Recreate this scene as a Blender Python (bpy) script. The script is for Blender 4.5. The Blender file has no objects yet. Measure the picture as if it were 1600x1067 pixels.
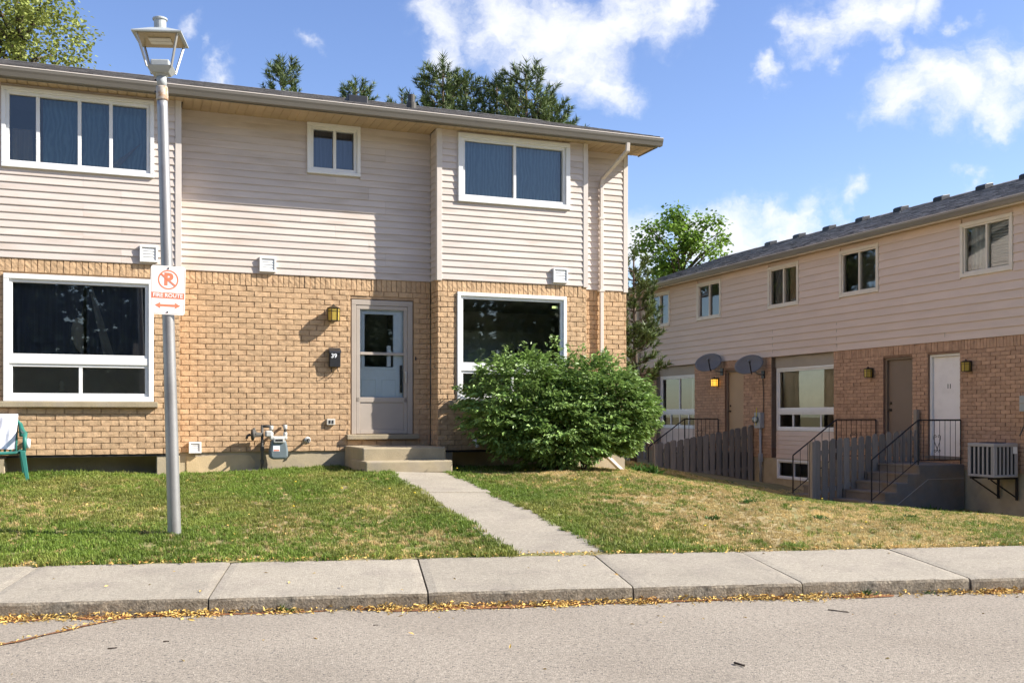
import bpy, math, random
import numpy as np
from mathutils import Vector, Matrix, Euler, noise

R = math.radians
random.seed(7)
rng = np.random.default_rng(7)
sc = bpy.context.scene
col = sc.collection

# ------------------------------------------------------------------ camera
cam_d = bpy.data.cameras.new('camera')
cam_d.sensor_width = 36.0
cam_d.lens = 36.0
cam_d.shift_y = 116.5 / 1600.0
cam_d.clip_end = 3000
cam = bpy.data.objects.new('camera', cam_d)
col.objects.link(cam)
cam.location = (0, 0, 1.40)
cam.rotation_euler = (R(90), 0, 0)
sc.camera = cam

# ------------------------------------------------------------------ sky, sun, exposure
SUN = Vector((2.431, -0.134, 1.79)).normalized()
SUN_EL = math.asin(SUN.z)
SUN_AZ = math.atan2(SUN.x, SUN.y)
world = bpy.data.worlds.new('World')
sc.world = world
world.use_nodes = True
wn, wl = world.node_tree.nodes, world.node_tree.links
wn.clear()


def px_dir(px, py):
    return Vector(((px - 800) / 1600.0, 1.0, (650 - py) / 1600.0)).normalized()


def build_world():
    out = wn.new('ShaderNodeOutputWorld')
    bg = wn.new('ShaderNodeBackground')
    bg.inputs['Strength'].default_value = 0.104
    sky = wn.new('ShaderNodeTexSky')
    sky.sky_type = 'NISHITA'
    sky.sun_disc = False
    sky.sun_elevation = SUN_EL
    sky.sun_rotation = SUN_AZ
    sky.altitude = 200
    sky.air_density = 1.0
    sky.dust_density = 0.6
    sky.ozone_density = 2.2
    hsv = wn.new('ShaderNodeHueSaturation')
    hsv.inputs['Saturation'].default_value = 1.10
    hsv.inputs['Hue'].default_value = 0.514
    hsv.inputs['Value'].default_value = 0.98
    wl.new(sky.outputs[0], hsv.inputs['Color'])
    tc = wn.new('ShaderNodeTexCoord')

    def vm(op, a, b=None):
        n = wn.new('ShaderNodeVectorMath')
        n.operation = op
        for i, s in enumerate((a, b)):
            if s is None:
                continue
            if isinstance(s, (tuple, list, Vector)):
                n.inputs[i].default_value = tuple(s)
            elif isinstance(s, (int, float)):
                n.inputs[3 if op == 'SCALE' else i].default_value = s
            else:
                wl.new(s, n.inputs[i])
        return n

    def m(op, a, b=None, clamp=False):
        n = wn.new('ShaderNodeMath')
        n.operation = op
        n.use_clamp = clamp
        for i, s in enumerate((a, b)):
            if s is None:
                continue
            if isinstance(s, (int, float)):
                n.inputs[i].default_value = s
            else:
                wl.new(s, n.inputs[i])
        return n.outputs[0]

    def nz(vec, scale, detail, rough, w=None):
        n = wn.new('ShaderNodeTexNoise')
        n.inputs['Scale'].default_value = scale
        n.inputs['Detail'].default_value = detail
        n.inputs['Roughness'].default_value = rough
        wl.new(vec, n.inputs['Vector'])
        return n

    d = vm('NORMALIZE', tc.outputs['Generated']).outputs[0]
    wz = nz(d, 8.0, 6, 0.6)
    wv = vm('SCALE', vm('SUBTRACT', wz.outputs['Color'], (0.5, 0.5, 0.5)).outputs[0], 0.13).outputs[0]
    p = vm('ADD', d, wv).outputs[0]
    # cloud masses: (pixel measured centre -> direction, angular radius)
    blobs = [(700, 70, 60), (690, 25, 55), (790, 20, 75), (860, 40, 85), (900, 90, 80), (940, 130, 55), (985, 145, 22),
             (985, 10, 70), (1060, 20, 60), (1110, 10, 40), (930, 60, 70),
             (1280, 60, 52), (1330, 45, 60), (1390, 40, 56), (1440, 22, 46), (1500, 40, 28), (1540, 18, 26),
             (1215, 135, 40), (1310, 130, 34), (1400, 95, 28), (1370, 185, 34), (1420, 165, 60),
             (1480, 150, 76), (1450, 130, 50), (1545, 130, 74), (1600, 110, 66), (1650, 90, 70), (1540, 165, 50),
             (1215, 312, 30), (1255, 304, 30), (1295, 298, 30), (1335, 293, 28), (1300, 335, 30), (1230, 350, 56), (1170, 365, 66), (1110, 380, 60),
             (990, 385, 60), (300, 40, 30), (345, 70, 24), (365, 122, 32), (490, 70, 24), (1530, 268, 26)]
    fld = None
    for (bx, by, br) in blobs:
        c = px_dir(bx, by)
        dist = vm('DISTANCE', p, tuple(c)).outputs['Value']
        rr = br / 1600.0 * c.y * 1.30
        v = m('SUBTRACT', 1.0, m('DIVIDE', dist, rr), clamp=True)
        if br < 36:
            v = m('MULTIPLY', v, 0.62)
        fld = v if fld is None else m('MAXIMUM', fld, v)
    # the rest of the sky carries the same broken cloud
    low = nz(vm('ADD', d, (3.1, 1.7, 0.4)).outputs[0], 4.2, 5, 0.55)
    front = m('GREATER_THAN', 0.80, vm('DOT_PRODUCT', d, tuple(px_dir(800, 300))).outputs['Value'])
    gen = m('MULTIPLY', m('MULTIPLY', m('SUBTRACT', low.outputs['Fac'], 0.56, clamp=True), 5.0), front)
    fld = m('MAXIMUM', fld, gen)
    mp = wn.new('ShaderNodeMapping')
    mp.inputs['Rotation'].default_value = (0, R(24), 0)
    mp.inputs['Scale'].default_value = (0.45, 1.0, 1.25)
    wl.new(p, mp.inputs['Vector'])
    fine = nz(mp.outputs[0], 24.0, 10, 0.66)
    tex = m('MULTIPLY', m('SUBTRACT', fine.outputs['Fac'], 0.5), 2.6)
    den = m('ADD', m('MULTIPLY', fld, 2.1), tex)
    mr = wn.new('ShaderNodeMapRange')
    mr.interpolation_type = 'SMOOTHSTEP'
    mr.inputs['From Min'].default_value = 0.20
    mr.inputs['From Max'].default_value = 1.95
    mr.inputs['To Max'].default_value = 0.90
    wl.new(den, mr.inputs['Value'])
    gate = wn.new('ShaderNodeMapRange')
    gate.inputs['From Min'].default_value = 0.04
    gate.inputs['From Max'].default_value = 0.42
    wl.new(fld, gate.inputs['Value'])
    fac = m('MULTIPLY', mr.outputs[0], gate.outputs[0])
    mix = wn.new('ShaderNodeMix')
    mix.data_type = 'RGBA'
    wl.new(fac, mix.inputs['Factor'])
    wl.new(hsv.outputs[0], mix.inputs['A'])
    mix.inputs['B'].default_value = (5.0, 5.05, 5.2, 1)
    wl.new(mix.outputs['Result'], bg.inputs['Color'])
    wl.new(bg.outputs[0], out.inputs['Surface'])


build_world()
sun_d = bpy.data.lights.new('sun', 'SUN')
sun_d.energy = 5.0
sun_d.angle = R(0.53)
sun_d.color = (1.0, 0.945, 0.865)
sun = bpy.data.objects.new('sun', sun_d)
col.objects.link(sun)
sun.location = (30, -5, 40)
sun.rotation_euler = SUN.to_track_quat('Z', 'Y').to_euler()
sc.view_settings.view_transform = 'Standard'
sc.view_settings.look = 'None'
sc.view_settings.gamma = 1
sc.view_settings.exposure = 1.1
sc.cycles.max_bounces = 8
sc.cycles.transparent_max_bounces = 16
sc.cycles.sample_clamp_indirect = 6


# ------------------------------------------------------------------ materials
def mat(name, c, rough=0.8, var=0.12, vs=6.0, bump=0.0, bs=60.0, metal=0.0, c2=None, c2s=3.0, c2lo=0.5, c2hi=0.65,
        rnd=0.0, stretch=None, spec=0.3, sheen=0.0, trans=0.0, emit=0.0, world_pos=False, island=False, coat=0.0):
    """Principled material: base colour with noise variation, optional second colour in patches, bump."""
    mt = bpy.data.materials.new(name)
    mt.use_nodes = True
    nt = mt.node_tree
    N, L = nt.nodes, nt.links
    b = N['Principled BSDF']
    b.inputs['Roughness'].default_value = rough
    b.inputs['Metallic'].default_value = metal
    b.inputs['Specular IOR Level'].default_value = spec
    if coat:
        b.inputs['Coat Weight'].default_value = coat
    if world_pos:
        g = N.new('ShaderNodeNewGeometry')
        vec = g.outputs['Position']
    else:
        t = N.new('ShaderNodeTexCoord')
        vec = t.outputs['Object']
    oi = N.new('ShaderNodeObjectInfo')
    if stretch:
        mp = N.new('ShaderNodeMapping')
        mp.inputs['Scale'].default_value = stretch
        L.new(vec, mp.inputs['Vector'])
        vec = mp.outputs[0]
    if rnd and not world_pos:
        a = N.new('ShaderNodeVectorMath')
        a.operation = 'MULTIPLY_ADD'
        L.new(oi.outputs['Random'], a.inputs[0])
        a.inputs[1].default_value = (37, 53, 71)
        L.new(vec, a.inputs[2])
        vec = a.outputs[0]

    def nz(s, det=5, ro=0.6):
        n = N.new('ShaderNodeTexNoise')
        n.inputs['Scale'].default_value = s
        n.inputs['Detail'].default_value = det
        n.inputs['Roughness'].default_value = ro
        L.new(vec, n.inputs['Vector'])
        return n.outputs['Fac']

    cs = None
    if c2 is not None:
        mx = N.new('ShaderNodeMix')
        mx.data_type = 'RGBA'
        mx.inputs['A'].default_value = (*c, 1)
        mx.inputs['B'].default_value = (*c2, 1)
        r = N.new('ShaderNodeMapRange')
        r.inputs['From Min'].default_value = c2lo
        r.inputs['From Max'].default_value = c2hi
        L.new(nz(c2s), r.inputs['Value'])
        L.new(r.outputs[0], mx.inputs['Factor'])
        cs = mx.outputs['Result']
    h = N.new('ShaderNodeHueSaturation')
    if cs is None:
        h.inputs['Color'].default_value = (*c, 1)
    else:
        L.new(cs, h.inputs['Color'])
    r = N.new('ShaderNodeMapRange')
    r.inputs['From Min'].default_value = 0.3
    r.inputs['From Max'].default_value = 0.7
    r.inputs['To Min'].default_value = 1 - var
    r.inputs['To Max'].default_value = 1 + var
    L.new(nz(vs), r.inputs['Value'])
    val = r.outputs[0]
    if rnd:
        src = oi.outputs['Random']
        if island:
            g2 = N.new('ShaderNodeNewGeometry')
            ad = N.new('ShaderNodeMath')
            L.new(oi.outputs['Random'], ad.inputs[0])
            L.new(g2.outputs['Random Per Island'], ad.inputs[1])
            fr = N.new('ShaderNodeMath')
            fr.operation = 'FRACT'
            L.new(ad.outputs[0], fr.inputs[0])
            src = fr.outputs[0]
        r2 = N.new('ShaderNodeMapRange')
        r2.inputs['To Min'].default_value = 1 - rnd
        r2.inputs['To Max'].default_value = 1 + rnd
        L.new(src, r2.inputs['Value'])
        mm = N.new('ShaderNodeMath')
        mm.operation = 'MULTIPLY'
        L.new(val, mm.inputs[0])
        L.new(r2.outputs[0], mm.inputs[1])
        val = mm.outputs[0]
    L.new(val, h.inputs['Value'])
    L.new(h.outputs[0], b.inputs['Base Color'])
    if bump:
        bn = N.new('ShaderNodeBump')
        bn.inputs['Strength'].default_value = bump
        bn.inputs['Distance'].default_value = 0.01
        L.new(nz(bs, 8, 0.65), bn.inputs['Height'])
        L.new(bn.outputs[0], b.inputs['Normal'])
    if emit:
        L.new(h.outputs[0], b.inputs['Emission Color'])
        b.inputs['Emission Strength'].default_value = emit
    if trans:
        tr = N.new('ShaderNodeBsdfTranslucent')
        L.new(h.outputs[0], tr.inputs['Color'])
        ms = N.new('ShaderNodeMixShader')
        ms.inputs[0].default_value = trans
        L.new(b.outputs[0], ms.inputs[1])
        L.new(tr.outputs[0], ms.inputs[2])
        L.new(ms.outputs[0], N['Material Output'].inputs['Surface'])
    return mt


def glass_mat(name, ior=2.0, tint=(0.9, 0.95, 0.95), wav=0.02, ws=0.9):
    mt = bpy.data.materials.new(name)
    mt.use_nodes = True
    N, L = mt.node_tree.nodes, mt.node_tree.links
    N.remove(N['Principled BSDF'])
    fr = N.new('ShaderNodeFresnel')
    fr.inputs['IOR'].default_value = ior
    tr = N.new('ShaderNodeBsdfTransparent')
    tr.inputs['Color'].default_value = (*tint, 1)
    gl = N.new('ShaderNodeBsdfGlossy')
    gl.inputs['Roughness'].default_value = 0.012
    t = N.new('ShaderNodeTexCoord')
    n = N.new('ShaderNodeTexNoise')
    n.inputs['Scale'].default_value = ws
    n.inputs['Detail'].default_value = 1
    L.new(t.outputs['Object'], n.inputs['Vector'])
    bn = N.new('ShaderNodeBump')
    bn.inputs['Strength'].default_value = wav
    bn.inputs['Distance'].default_value = 0.012
    L.new(n.outputs['Fac'], bn.inputs['Height'])
    L.new(bn.outputs[0], gl.inputs['Normal'])
    ms = N.new('ShaderNodeMixShader')
    L.new(fr.outputs[0], ms.inputs[0])
    L.new(tr.outputs[0], ms.inputs[1])
    L.new(gl.outputs[0], ms.inputs[2])
    L.new(ms.outputs[0], N['Material Output'].inputs['Surface'])
    return mt


def speckle(mt, scale, lo, hi):
    """fine exposed aggregate over a material's base colour"""
    N, L = mt.node_tree.nodes, mt.node_tree.links
    b = N['Principled BSDF']
    t = N['Texture Coordinate']
    old = b.inputs['Base Color'].links[0].from_socket
    val = None
    for k, (sc_, w) in enumerate(((scale, 1.0), (scale * 0.37, 0.6))):
        v = N.new('ShaderNodeTexNoise')
        v.inputs['Scale'].default_value = sc_
        v.inputs['Detail'].default_value = 3
        v.inputs['Roughness'].default_value = 0.75
        L.new(t.outputs['Object'], v.inputs['Vector'])
        r = N.new('ShaderNodeMapRange')
        r.inputs['From Min'].default_value = 0.32
        r.inputs['From Max'].default_value = 0.68
        r.inputs['To Min'].default_value = 1 - (1 - lo) * w
        r.inputs['To Max'].default_value = 1 + (hi - 1) * w
        L.new(v.outputs['Fac'], r.inputs['Value'])
        if val is None:
            val = r.outputs[0]
        else:
            m_ = N.new('ShaderNodeMath')
            m_.operation = 'MULTIPLY'
            L.new(val, m_.inputs[0])
            L.new(r.outputs[0], m_.inputs[1])
            val = m_.outputs[0]
    h = N.new('ShaderNodeHueSaturation')
    L.new(old, h.inputs['Color'])
    L.new(val, h.inputs['Value'])
    L.new(h.outputs[0], b.inputs['Base Color'])
    return mt


M = {}
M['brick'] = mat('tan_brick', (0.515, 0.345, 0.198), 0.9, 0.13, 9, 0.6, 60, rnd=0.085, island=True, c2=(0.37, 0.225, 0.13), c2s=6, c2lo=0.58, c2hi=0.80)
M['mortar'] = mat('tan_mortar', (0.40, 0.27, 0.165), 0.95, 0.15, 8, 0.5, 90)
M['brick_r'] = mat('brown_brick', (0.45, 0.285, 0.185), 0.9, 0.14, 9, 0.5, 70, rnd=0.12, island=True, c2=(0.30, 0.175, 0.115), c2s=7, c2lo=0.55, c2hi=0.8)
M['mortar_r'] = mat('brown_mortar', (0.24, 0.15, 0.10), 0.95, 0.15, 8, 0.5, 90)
M['siding'] = mat('cream_siding', (0.575, 0.503, 0.447), 0.55, 0.07, 1.2, 0.12, 40, rnd=0.035, stretch=(1, 1, 6), c2=(0.45, 0.375, 0.305), c2s=1.1, c2lo=0.5, c2hi=0.78)
M['siding_r'] = mat('beige_siding', (0.63, 0.51, 0.425), 0.6, 0.05, 1.2, 0.12, 40, rnd=0.04, stretch=(1, 1, 6))
M['trim'] = mat('cream_trim', (0.60, 0.54, 0.48), 0.5, 0.05, 3)
M['white'] = mat('white_vinyl', (0.74, 0.74, 0.72), 0.4, 0.04, 3, rnd=0.02)
M['cream_frame'] = mat('cream_vinyl', (0.66, 0.60, 0.50), 0.45, 0.05, 3)
M['gutter'] = mat('taupe_gutter', (0.175, 0.16, 0.135), 0.35, 0.10, 2.0, 0.05, 30, stretch=(0.4, 3, 3), coat=0.3)
M['soffit'] = mat('tan_soffit', (0.46, 0.345, 0.22), 0.6, 0.08, 2, rnd=0.05, c2=(0.38, 0.27, 0.18), c2s=1.5, c2lo=0.55, c2hi=0.8)
M['shingle'] = mat('grey_shingle', (0.115, 0.108, 0.105), 0.95, 0.25, 14, 0.8, 160, rnd=0.40, island=True)
M['shingle_r'] = mat('mottled_shingle', (0.255, 0.245, 0.235), 0.95, 0.25, 14, 0.8, 160, rnd=0.55, island=True)
M['roofdark'] = mat('roof_underlay', (0.045, 0.043, 0.042), 0.95, 0.1, 5, 0.2, 60)
M['concrete'] = mat('foundation_concrete', (0.43, 0.355, 0.235), 0.95, 0.14, 2.5, 0.4, 40, c2=(0.34, 0.29, 0.22), c2s=2.0, c2lo=0.48, c2hi=0.7)
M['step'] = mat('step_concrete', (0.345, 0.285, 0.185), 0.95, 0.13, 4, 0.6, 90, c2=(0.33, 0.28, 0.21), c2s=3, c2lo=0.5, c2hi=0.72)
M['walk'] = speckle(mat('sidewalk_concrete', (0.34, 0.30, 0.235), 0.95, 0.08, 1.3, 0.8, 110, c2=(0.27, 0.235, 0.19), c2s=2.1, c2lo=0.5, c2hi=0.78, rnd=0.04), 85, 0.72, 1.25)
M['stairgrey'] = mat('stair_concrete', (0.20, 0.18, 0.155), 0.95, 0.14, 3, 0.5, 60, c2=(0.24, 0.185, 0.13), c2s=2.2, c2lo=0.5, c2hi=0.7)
M['road'] = speckle(mat('road_asphalt', (0.315, 0.272, 0.215), 0.92, 0.10, 0.6, 0.8, 120, c2=(0.27, 0.23, 0.18), c2s=0.5, c2lo=0.45, c2hi=0.7), 75, 0.55, 1.4)


def flecks(mt, scale, size, dark):
    """scattered dark stones in a surface"""
    N, L = mt.node_tree.nodes, mt.node_tree.links
    b = N['Principled BSDF']
    t = N['Texture Coordinate']
    old = b.inputs['Base Color'].links[0].from_socket
    v = N.new('ShaderNodeTexVoronoi')
    v.inputs['Scale'].default_value = scale
    L.new(t.outputs['Object'], v.inputs['Vector'])
    sp = N.new('ShaderNodeSeparateColor')
    L.new(v.outputs['Color'], sp.inputs[0])
    # only some cells carry a stone
    g = N.new('ShaderNodeMath')
    g.operation = 'GREATER_THAN'
    g.inputs[1].default_value = 0.72
    L.new(sp.outputs[1], g.inputs[0])
    l = N.new('ShaderNodeMath')
    l.operation = 'LESS_THAN'
    l.inputs[1].default_value = size
    L.new(v.outputs['Distance'], l.inputs[0])
    m_ = N.new('ShaderNodeMath')
    m_.operation = 'MULTIPLY'
    L.new(g.outputs[0], m_.inputs[0])
    L.new(l.outputs[0], m_.inputs[1])
    mx = N.new('ShaderNodeMix')
    mx.data_type = 'RGBA'
    mx.inputs['B'].default_value = (*dark, 1)
    L.new(m_.outputs[0], mx.inputs['Factor'])
    L.new(old, mx.inputs['A'])
    L.new(mx.outputs['Result'], b.inputs['Base Color'])
    return mt


flecks(M['road'], 34, 0.24, (0.10, 0.09, 0.08))
M['kerb'] = speckle(mat('worn_kerb_face', (0.245, 0.205, 0.15), 0.95, 0.25, 5, 1.0, 60, c2=(0.20, 0.175, 0.135), c2s=3), 45, 0.6, 1.4)
M['soil'] = mat('lawn_soil', (0.30, 0.235, 0.12), 1.0, 0.25, 8, 0.8, 50, c2=(0.20, 0.19, 0.07), c2s=0.7, c2lo=0.42, c2hi=0.6, world_pos=True)
M['dirt'] = mat('gutter_dirt', (0.24, 0.105, 0.045), 1.0, 0.25, 12, 0.8, 90)
M['glass'] = glass_mat('window_glass', 2.15)
M['glass_up'] = glass_mat('upper_window_glass', 1.95, (0.86, 0.93, 0.96))
M['glass_low'] = glass_mat('storm_glass', 1.5, (0.93, 0.98, 1.0))
M['inside'] = mat('room_wall', (0.68, 0.69, 0.64), 0.9, 0.05, 2)
M['dark'] = mat('shade_black', (0.03, 0.03, 0.03), 0.9, 0.1, 2)  # near-black painted in for the shade under bays and steps
M['navy'] = mat('navy_curtain', (0.15, 0.18, 0.26), 0.9, 0.2, 3, stretch=(14, 14, 0.6))
M['sheer'] = mat('pale_curtain', (0.75, 0.75, 0.70), 0.9, 0.2, 4, trans=0.3)
M['blueblind'] = mat('blue_grey_blind', (0.075, 0.17, 0.225), 0.8, 0.40, 9, c2=(0.17, 0.30, 0.35), c2s=4.5, c2lo=0.46, c2hi=0.60, stretch=(2.4, 2.4, 0.8))


def grain(mt, c1, c2):
    """wavy streaks like watered cloth"""
    N, L = mt.node_tree.nodes, mt.node_tree.links
    t = N['Texture Coordinate']
    w = N.new('ShaderNodeTexWave')
    w.inputs['Scale'].default_value = 3.2
    w.inputs['Distortion'].default_value = 9.0
    w.inputs['Detail'].default_value = 3.0
    w.inputs['Detail Scale'].default_value = 1.3
    mp = N.new('ShaderNodeMapping')
    mp.inputs['Scale'].default_value = (1.6, 1.6, 0.55)
    L.new(t.outputs['Object'], mp.inputs['Vector'])
    L.new(mp.outputs[0], w.inputs['Vector'])
    mx = N.new('ShaderNodeMix')
    mx.data_type = 'RGBA'
    mx.inputs['A'].default_value = (*c1, 1)
    mx.inputs['B'].default_value = (*c2, 1)
    L.new(w.outputs['Fac'], mx.inputs['Factor'])
    L.new(mx.outputs['Result'], N['Principled BSDF'].inputs['Base Color'])
    return mt


grain(M['blueblind'], (0.10, 0.235, 0.31), (0.20, 0.37, 0.44))
M['blind'] = mat('pale_blind', (0.55, 0.52, 0.45), 0.7, 0.08, 3)
M['beigecurtain'] = mat('beige_curtain', (0.32, 0.24, 0.15), 0.9, 0.2, 3, stretch=(8, 8, 0.6))
M['storm'] = mat('taupe_storm_door', (0.42, 0.36, 0.30), 0.4, 0.05, 3)
M['doorwhite'] = mat('pale_blue_door', (0.80, 0.85, 0.87), 0.4, 0.04, 2)
M['black'] = mat('black_metal', (0.02, 0.02, 0.022), 0.4, 0.2, 10, spec=0.5)
M['iron'] = mat('wrought_iron', (0.022, 0.02, 0.02), 0.55, 0.2, 20, c2=(0.08, 0.035, 0.02), c2s=9, c2lo=0.6, c2hi=0.75)
M['brown'] = mat('brown_door', (0.20, 0.15, 0.11), 0.5, 0.06, 2)
M['tandoor'] = mat('tan_door', (0.42, 0.29, 0.17), 0.5, 0.06, 2)
M['whitedoor'] = mat('white_door', (0.80, 0.77, 0.74), 0.5, 0.04, 2, c2=(0.74, 0.71, 0.68), c2s=3)
M['panel'] = mat('grey_panel', (0.36, 0.32, 0.27), 0.7, 0.06, 2)
M['galv'] = mat('galvanised_steel', (0.33, 0.325, 0.315), 0.45, 0.16, 3, 0.05, 40, metal=0.55, stretch=(1, 1, 0.35), c2=(0.27, 0.26, 0.25), c2s=5)
M['paleblue'] = mat('weathered_grey_paint', (0.36, 0.385, 0.385), 0.55, 0.12, 8, c2=(0.34, 0.34, 0.32), c2s=7, c2lo=0.55, c2hi=0.7)
M['rust'] = mat('rusty_band', (0.42, 0.38, 0.33), 0.6, 0.2, 12, c2=(0.33, 0.19, 0.09), c2s=14, c2lo=0.5, c2hi=0.66)
M['bronze'] = mat('bronze_lantern', (0.075, 0.06, 0.04), 0.45, 0.2, 12, metal=0.5)
M['amber'] = mat('amber_glass', (0.62, 0.46, 0.10), 0.25, 0.12, 8, trans=0.35)
M['amberlit'] = mat('lit_amber_glass', (0.95, 0.50, 0.06), 0.3, 0.1, 8, emit=0.65)
M['lens'] = mat('lantern_lens', (0.30, 0.24, 0.14), 0.35, 0.15, 40)
M['signwhite'] = mat('sign_white', (0.82, 0.80, 0.77), 0.35, 0.03, 4, coat=0.2)
M['signred'] = mat('faded_sign_red', (0.78, 0.22, 0.12), 0.4, 0.06, 6)
M['meter'] = mat('meter_grey_blue', (0.15, 0.185, 0.195), 0.5, 0.12, 8, bump=0.1, bs=60)
M['meterlt'] = mat('pale_fitting', (0.50, 0.49, 0.45), 0.5, 0.12, 12)
M['pipe'] = mat('dark_gas_pipe', (0.075, 0.07, 0.06), 0.6, 0.2, 12)
M['acgrey'] = mat('grey_ac_panel', (0.34, 0.33, 0.33), 0.5, 0.06, 4)
M['acdark'] = mat('ac_coil_dark', (0.035, 0.038, 0.045), 0.6, 0.2, 30)
M['fence'] = mat('weathered_board', (0.30, 0.262, 0.212), 0.95, 0.22, 4, 0.5, 30, rnd=0.22, stretch=(7, 7, 0.5), c2=(0.19, 0.175, 0.155), c2s=4)
M['dish'] = mat('grey_dish', (0.17, 0.175, 0.18), 0.55, 0.06, 4)
M['chair'] = mat('green_resin', (0.030, 0.165, 0.130), 0.45, 0.08, 5)
M['towel'] = mat('white_towel', (0.74, 0.73, 0.76), 0.95, 0.08, 20, 0.3, 90)
M['bark'] = mat('bark', (0.10, 0.075, 0.055), 0.95, 0.25, 6, 0.7, 25, stretch=(3, 3, 0.7))
M['twig'] = mat('dead_twig', (0.05, 0.035, 0.025), 0.9, 0.2, 20)
M['leaf_bush'] = mat('bush_leaf', (0.21, 0.315, 0.085), 0.42, 0.38, 3.2, rnd=0.30, island=True, trans=0.25, spec=0.4)
M['leaf_maple'] = mat('maple_leaf', (0.165, 0.27, 0.038), 0.5, 0.2, 1.0, rnd=0.40, island=True, trans=0.35, spec=0.25)
M['leaf_yellow'] = mat('yellow_green_leaf', (0.25, 0.285, 0.07), 0.5, 0.2, 0.8, rnd=0.40, island=True, trans=0.3)
M['needle'] = mat('pine_needle', (0.105, 0.145, 0.045), 0.55, 0.2, 1.0, rnd=0.40, island=True, trans=0.15)
M['litter'] = mat('yellow_litter', (0.58, 0.40, 0.12), 0.8, 0.2, 3, rnd=0.40, island=True, c2=(0.40, 0.20, 0.06), c2s=6, c2lo=0.5, c2hi=0.7, world_pos=True)
M['dandelion'] = mat('dandelion', (0.75, 0.55, 0.04), 0.7, 0.1, 3)
M['weed'] = mat('weed_green', (0.07, 0.15, 0.03), 0.6, 0.2, 5, rnd=0.3, island=True, trans=0.25)
M['debris'] = mat('pale_debris', (0.5, 0.5, 0.5), 0.8, 0.2, 6)
M['paper'] = mat('white_paper', (0.78, 0.80, 0.82), 0.6, 0.03, 4)
M['sticker'] = mat('green_sticker', (0.55, 0.68, 0.25), 0.6, 0.05, 4)
M['ebox'] = mat('grey_box', (0.36, 0.38, 0.38), 0.5, 0.08, 6)
M['yellow'] = mat('yellow_tag', (0.65, 0.55, 0.05), 0.6, 0.05, 4)


# ------------------------------------------------------------------ mesh helpers
class MB:
    def __init__(self):
        self.v, self.f = [], []

    def add(self, vs, fs):
        o = len(self.v)
        self.v += [tuple(p) for p in vs]
        self.f += [tuple(i + o for i in f) for f in fs]
        return self

    def box(self, x0, x1, y0, y1, z0, z1, mtx=None):
        vs = [(x0, y0, z0), (x1, y0, z0), (x1, y1, z0), (x0, y1, z0), (x0, y0, z1), (x1, y0, z1), (x1, y1, z1), (x0, y1, z1)]
        if mtx is not None:
            vs = [mtx @ Vector(p) for p in vs]
        return self.add(vs, [(3, 2, 1, 0), (4, 5, 6, 7), (0, 1, 5, 4), (1, 2, 6, 5), (2, 3, 7, 6), (3, 0, 4, 7)])

    def cbox(self, c, s, rot=None):
        m = Matrix.Translation(Vector(c))
        if rot is not None:
            m = m @ rot
        return self.box(-s[0] / 2, s[0] / 2, -s[1] / 2, s[1] / 2, -s[2] / 2, s[2] / 2, m)

    def prism(self, prof, x0, x1, axis='x'):
        """profile of (a, b) pairs extruded; axis x: (y, z); y: (x, z); z: (x, y)"""
        n = len(prof)

        def pt(a, b, t):
            return (t, a, b) if axis == 'x' else ((a, t, b) if axis == 'y' else (a, b, t))
        vs = [pt(a, b, x0) for a, b in prof] + [pt(a, b, x1) for a, b in prof]
        fs = [(i, (i + 1) % n, n + (i + 1) % n, n + i) for i in range(n)]
        fs += [tuple(range(n))[::-1], tuple(range(n, 2 * n))]
        return self.add(vs, fs)

    def tube(self, pts, r, n=8, caps=True):
        pts = [Vector(p) for p in pts]
        rs = r if isinstance(r, (list, tuple)) else [r] * len(pts)
        vs, fs = [], []
        prev = None
        for i, p in enumerate(pts):
            a = pts[max(i - 1, 0)]
            b = pts[min(i + 1, len(pts) - 1)]
            t = (b - a).normalized()
            if prev is None:
                u = t.cross(Vector((0, 0, 1)) if abs(t.z) < 0.9 else Vector((1, 0, 0))).normalized()
            else:
                u = (prev - t * prev.dot(t)).normalized()
            prev = u
            w = t.cross(u)
            for k in range(n):
                an = 2 * math.pi * k / n
                vs.append(p + (u * math.cos(an) + w * math.sin(an)) * rs[i])
        for i in range(len(pts) - 1):
            for k in range(n):
                fs.append((i * n + k, i * n + (k + 1) % n, (i + 1) * n + (k + 1) % n, (i + 1) * n + k))
        if caps:
            fs.append(tuple(range(n))[::-1])
            fs.append(tuple(range((len(pts) - 1) * n, len(pts) * n)))
        return self.add(vs, fs)

    def lathe(self, prof, c=(0, 0, 0), n=16, mtx=None):
        vs, fs = [], []
        for (r, z) in prof:
            for k in range(n):
                an = 2 * math.pi * k / n
                p = Vector((r * math.cos(an), r * math.sin(an), z))
                if mtx is not None:
                    p = mtx @ p
                vs.append(p + Vector(c))
        for i in range(len(prof) - 1):
            for k in range(n):
                fs.append((i * n + k, i * n + (k + 1) % n, (i + 1) * n + (k + 1) % n, (i + 1) * n + k))
        fs.append(tuple(range(n))[::-1])
        fs.append(tuple(range((len(prof) - 1) * n, len(prof) * n)))
        return self.add(vs, fs)

    def grid(self, fn, nu, nv):
        vs = [fn(i / nu, j / nv) for j in range(nv + 1) for i in range(nu + 1)]
        fs = [(j * (nu + 1) + i, j * (nu + 1) + i + 1, (j + 1) * (nu + 1) + i + 1, (j + 1) * (nu + 1) + i)
              for j in range(nv) for i in range(nu)]
        return self.add(vs, fs)

    def build(self, name, m, parent=None, bevel=0.0, smooth=False, kind=None, loc=None):
        me = bpy.data.meshes.new(name)
        me.from_pydata([tuple(p) for p in self.v], [], self.f)
        return obj(name, me, m, parent, bevel, smooth, kind, loc)


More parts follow.
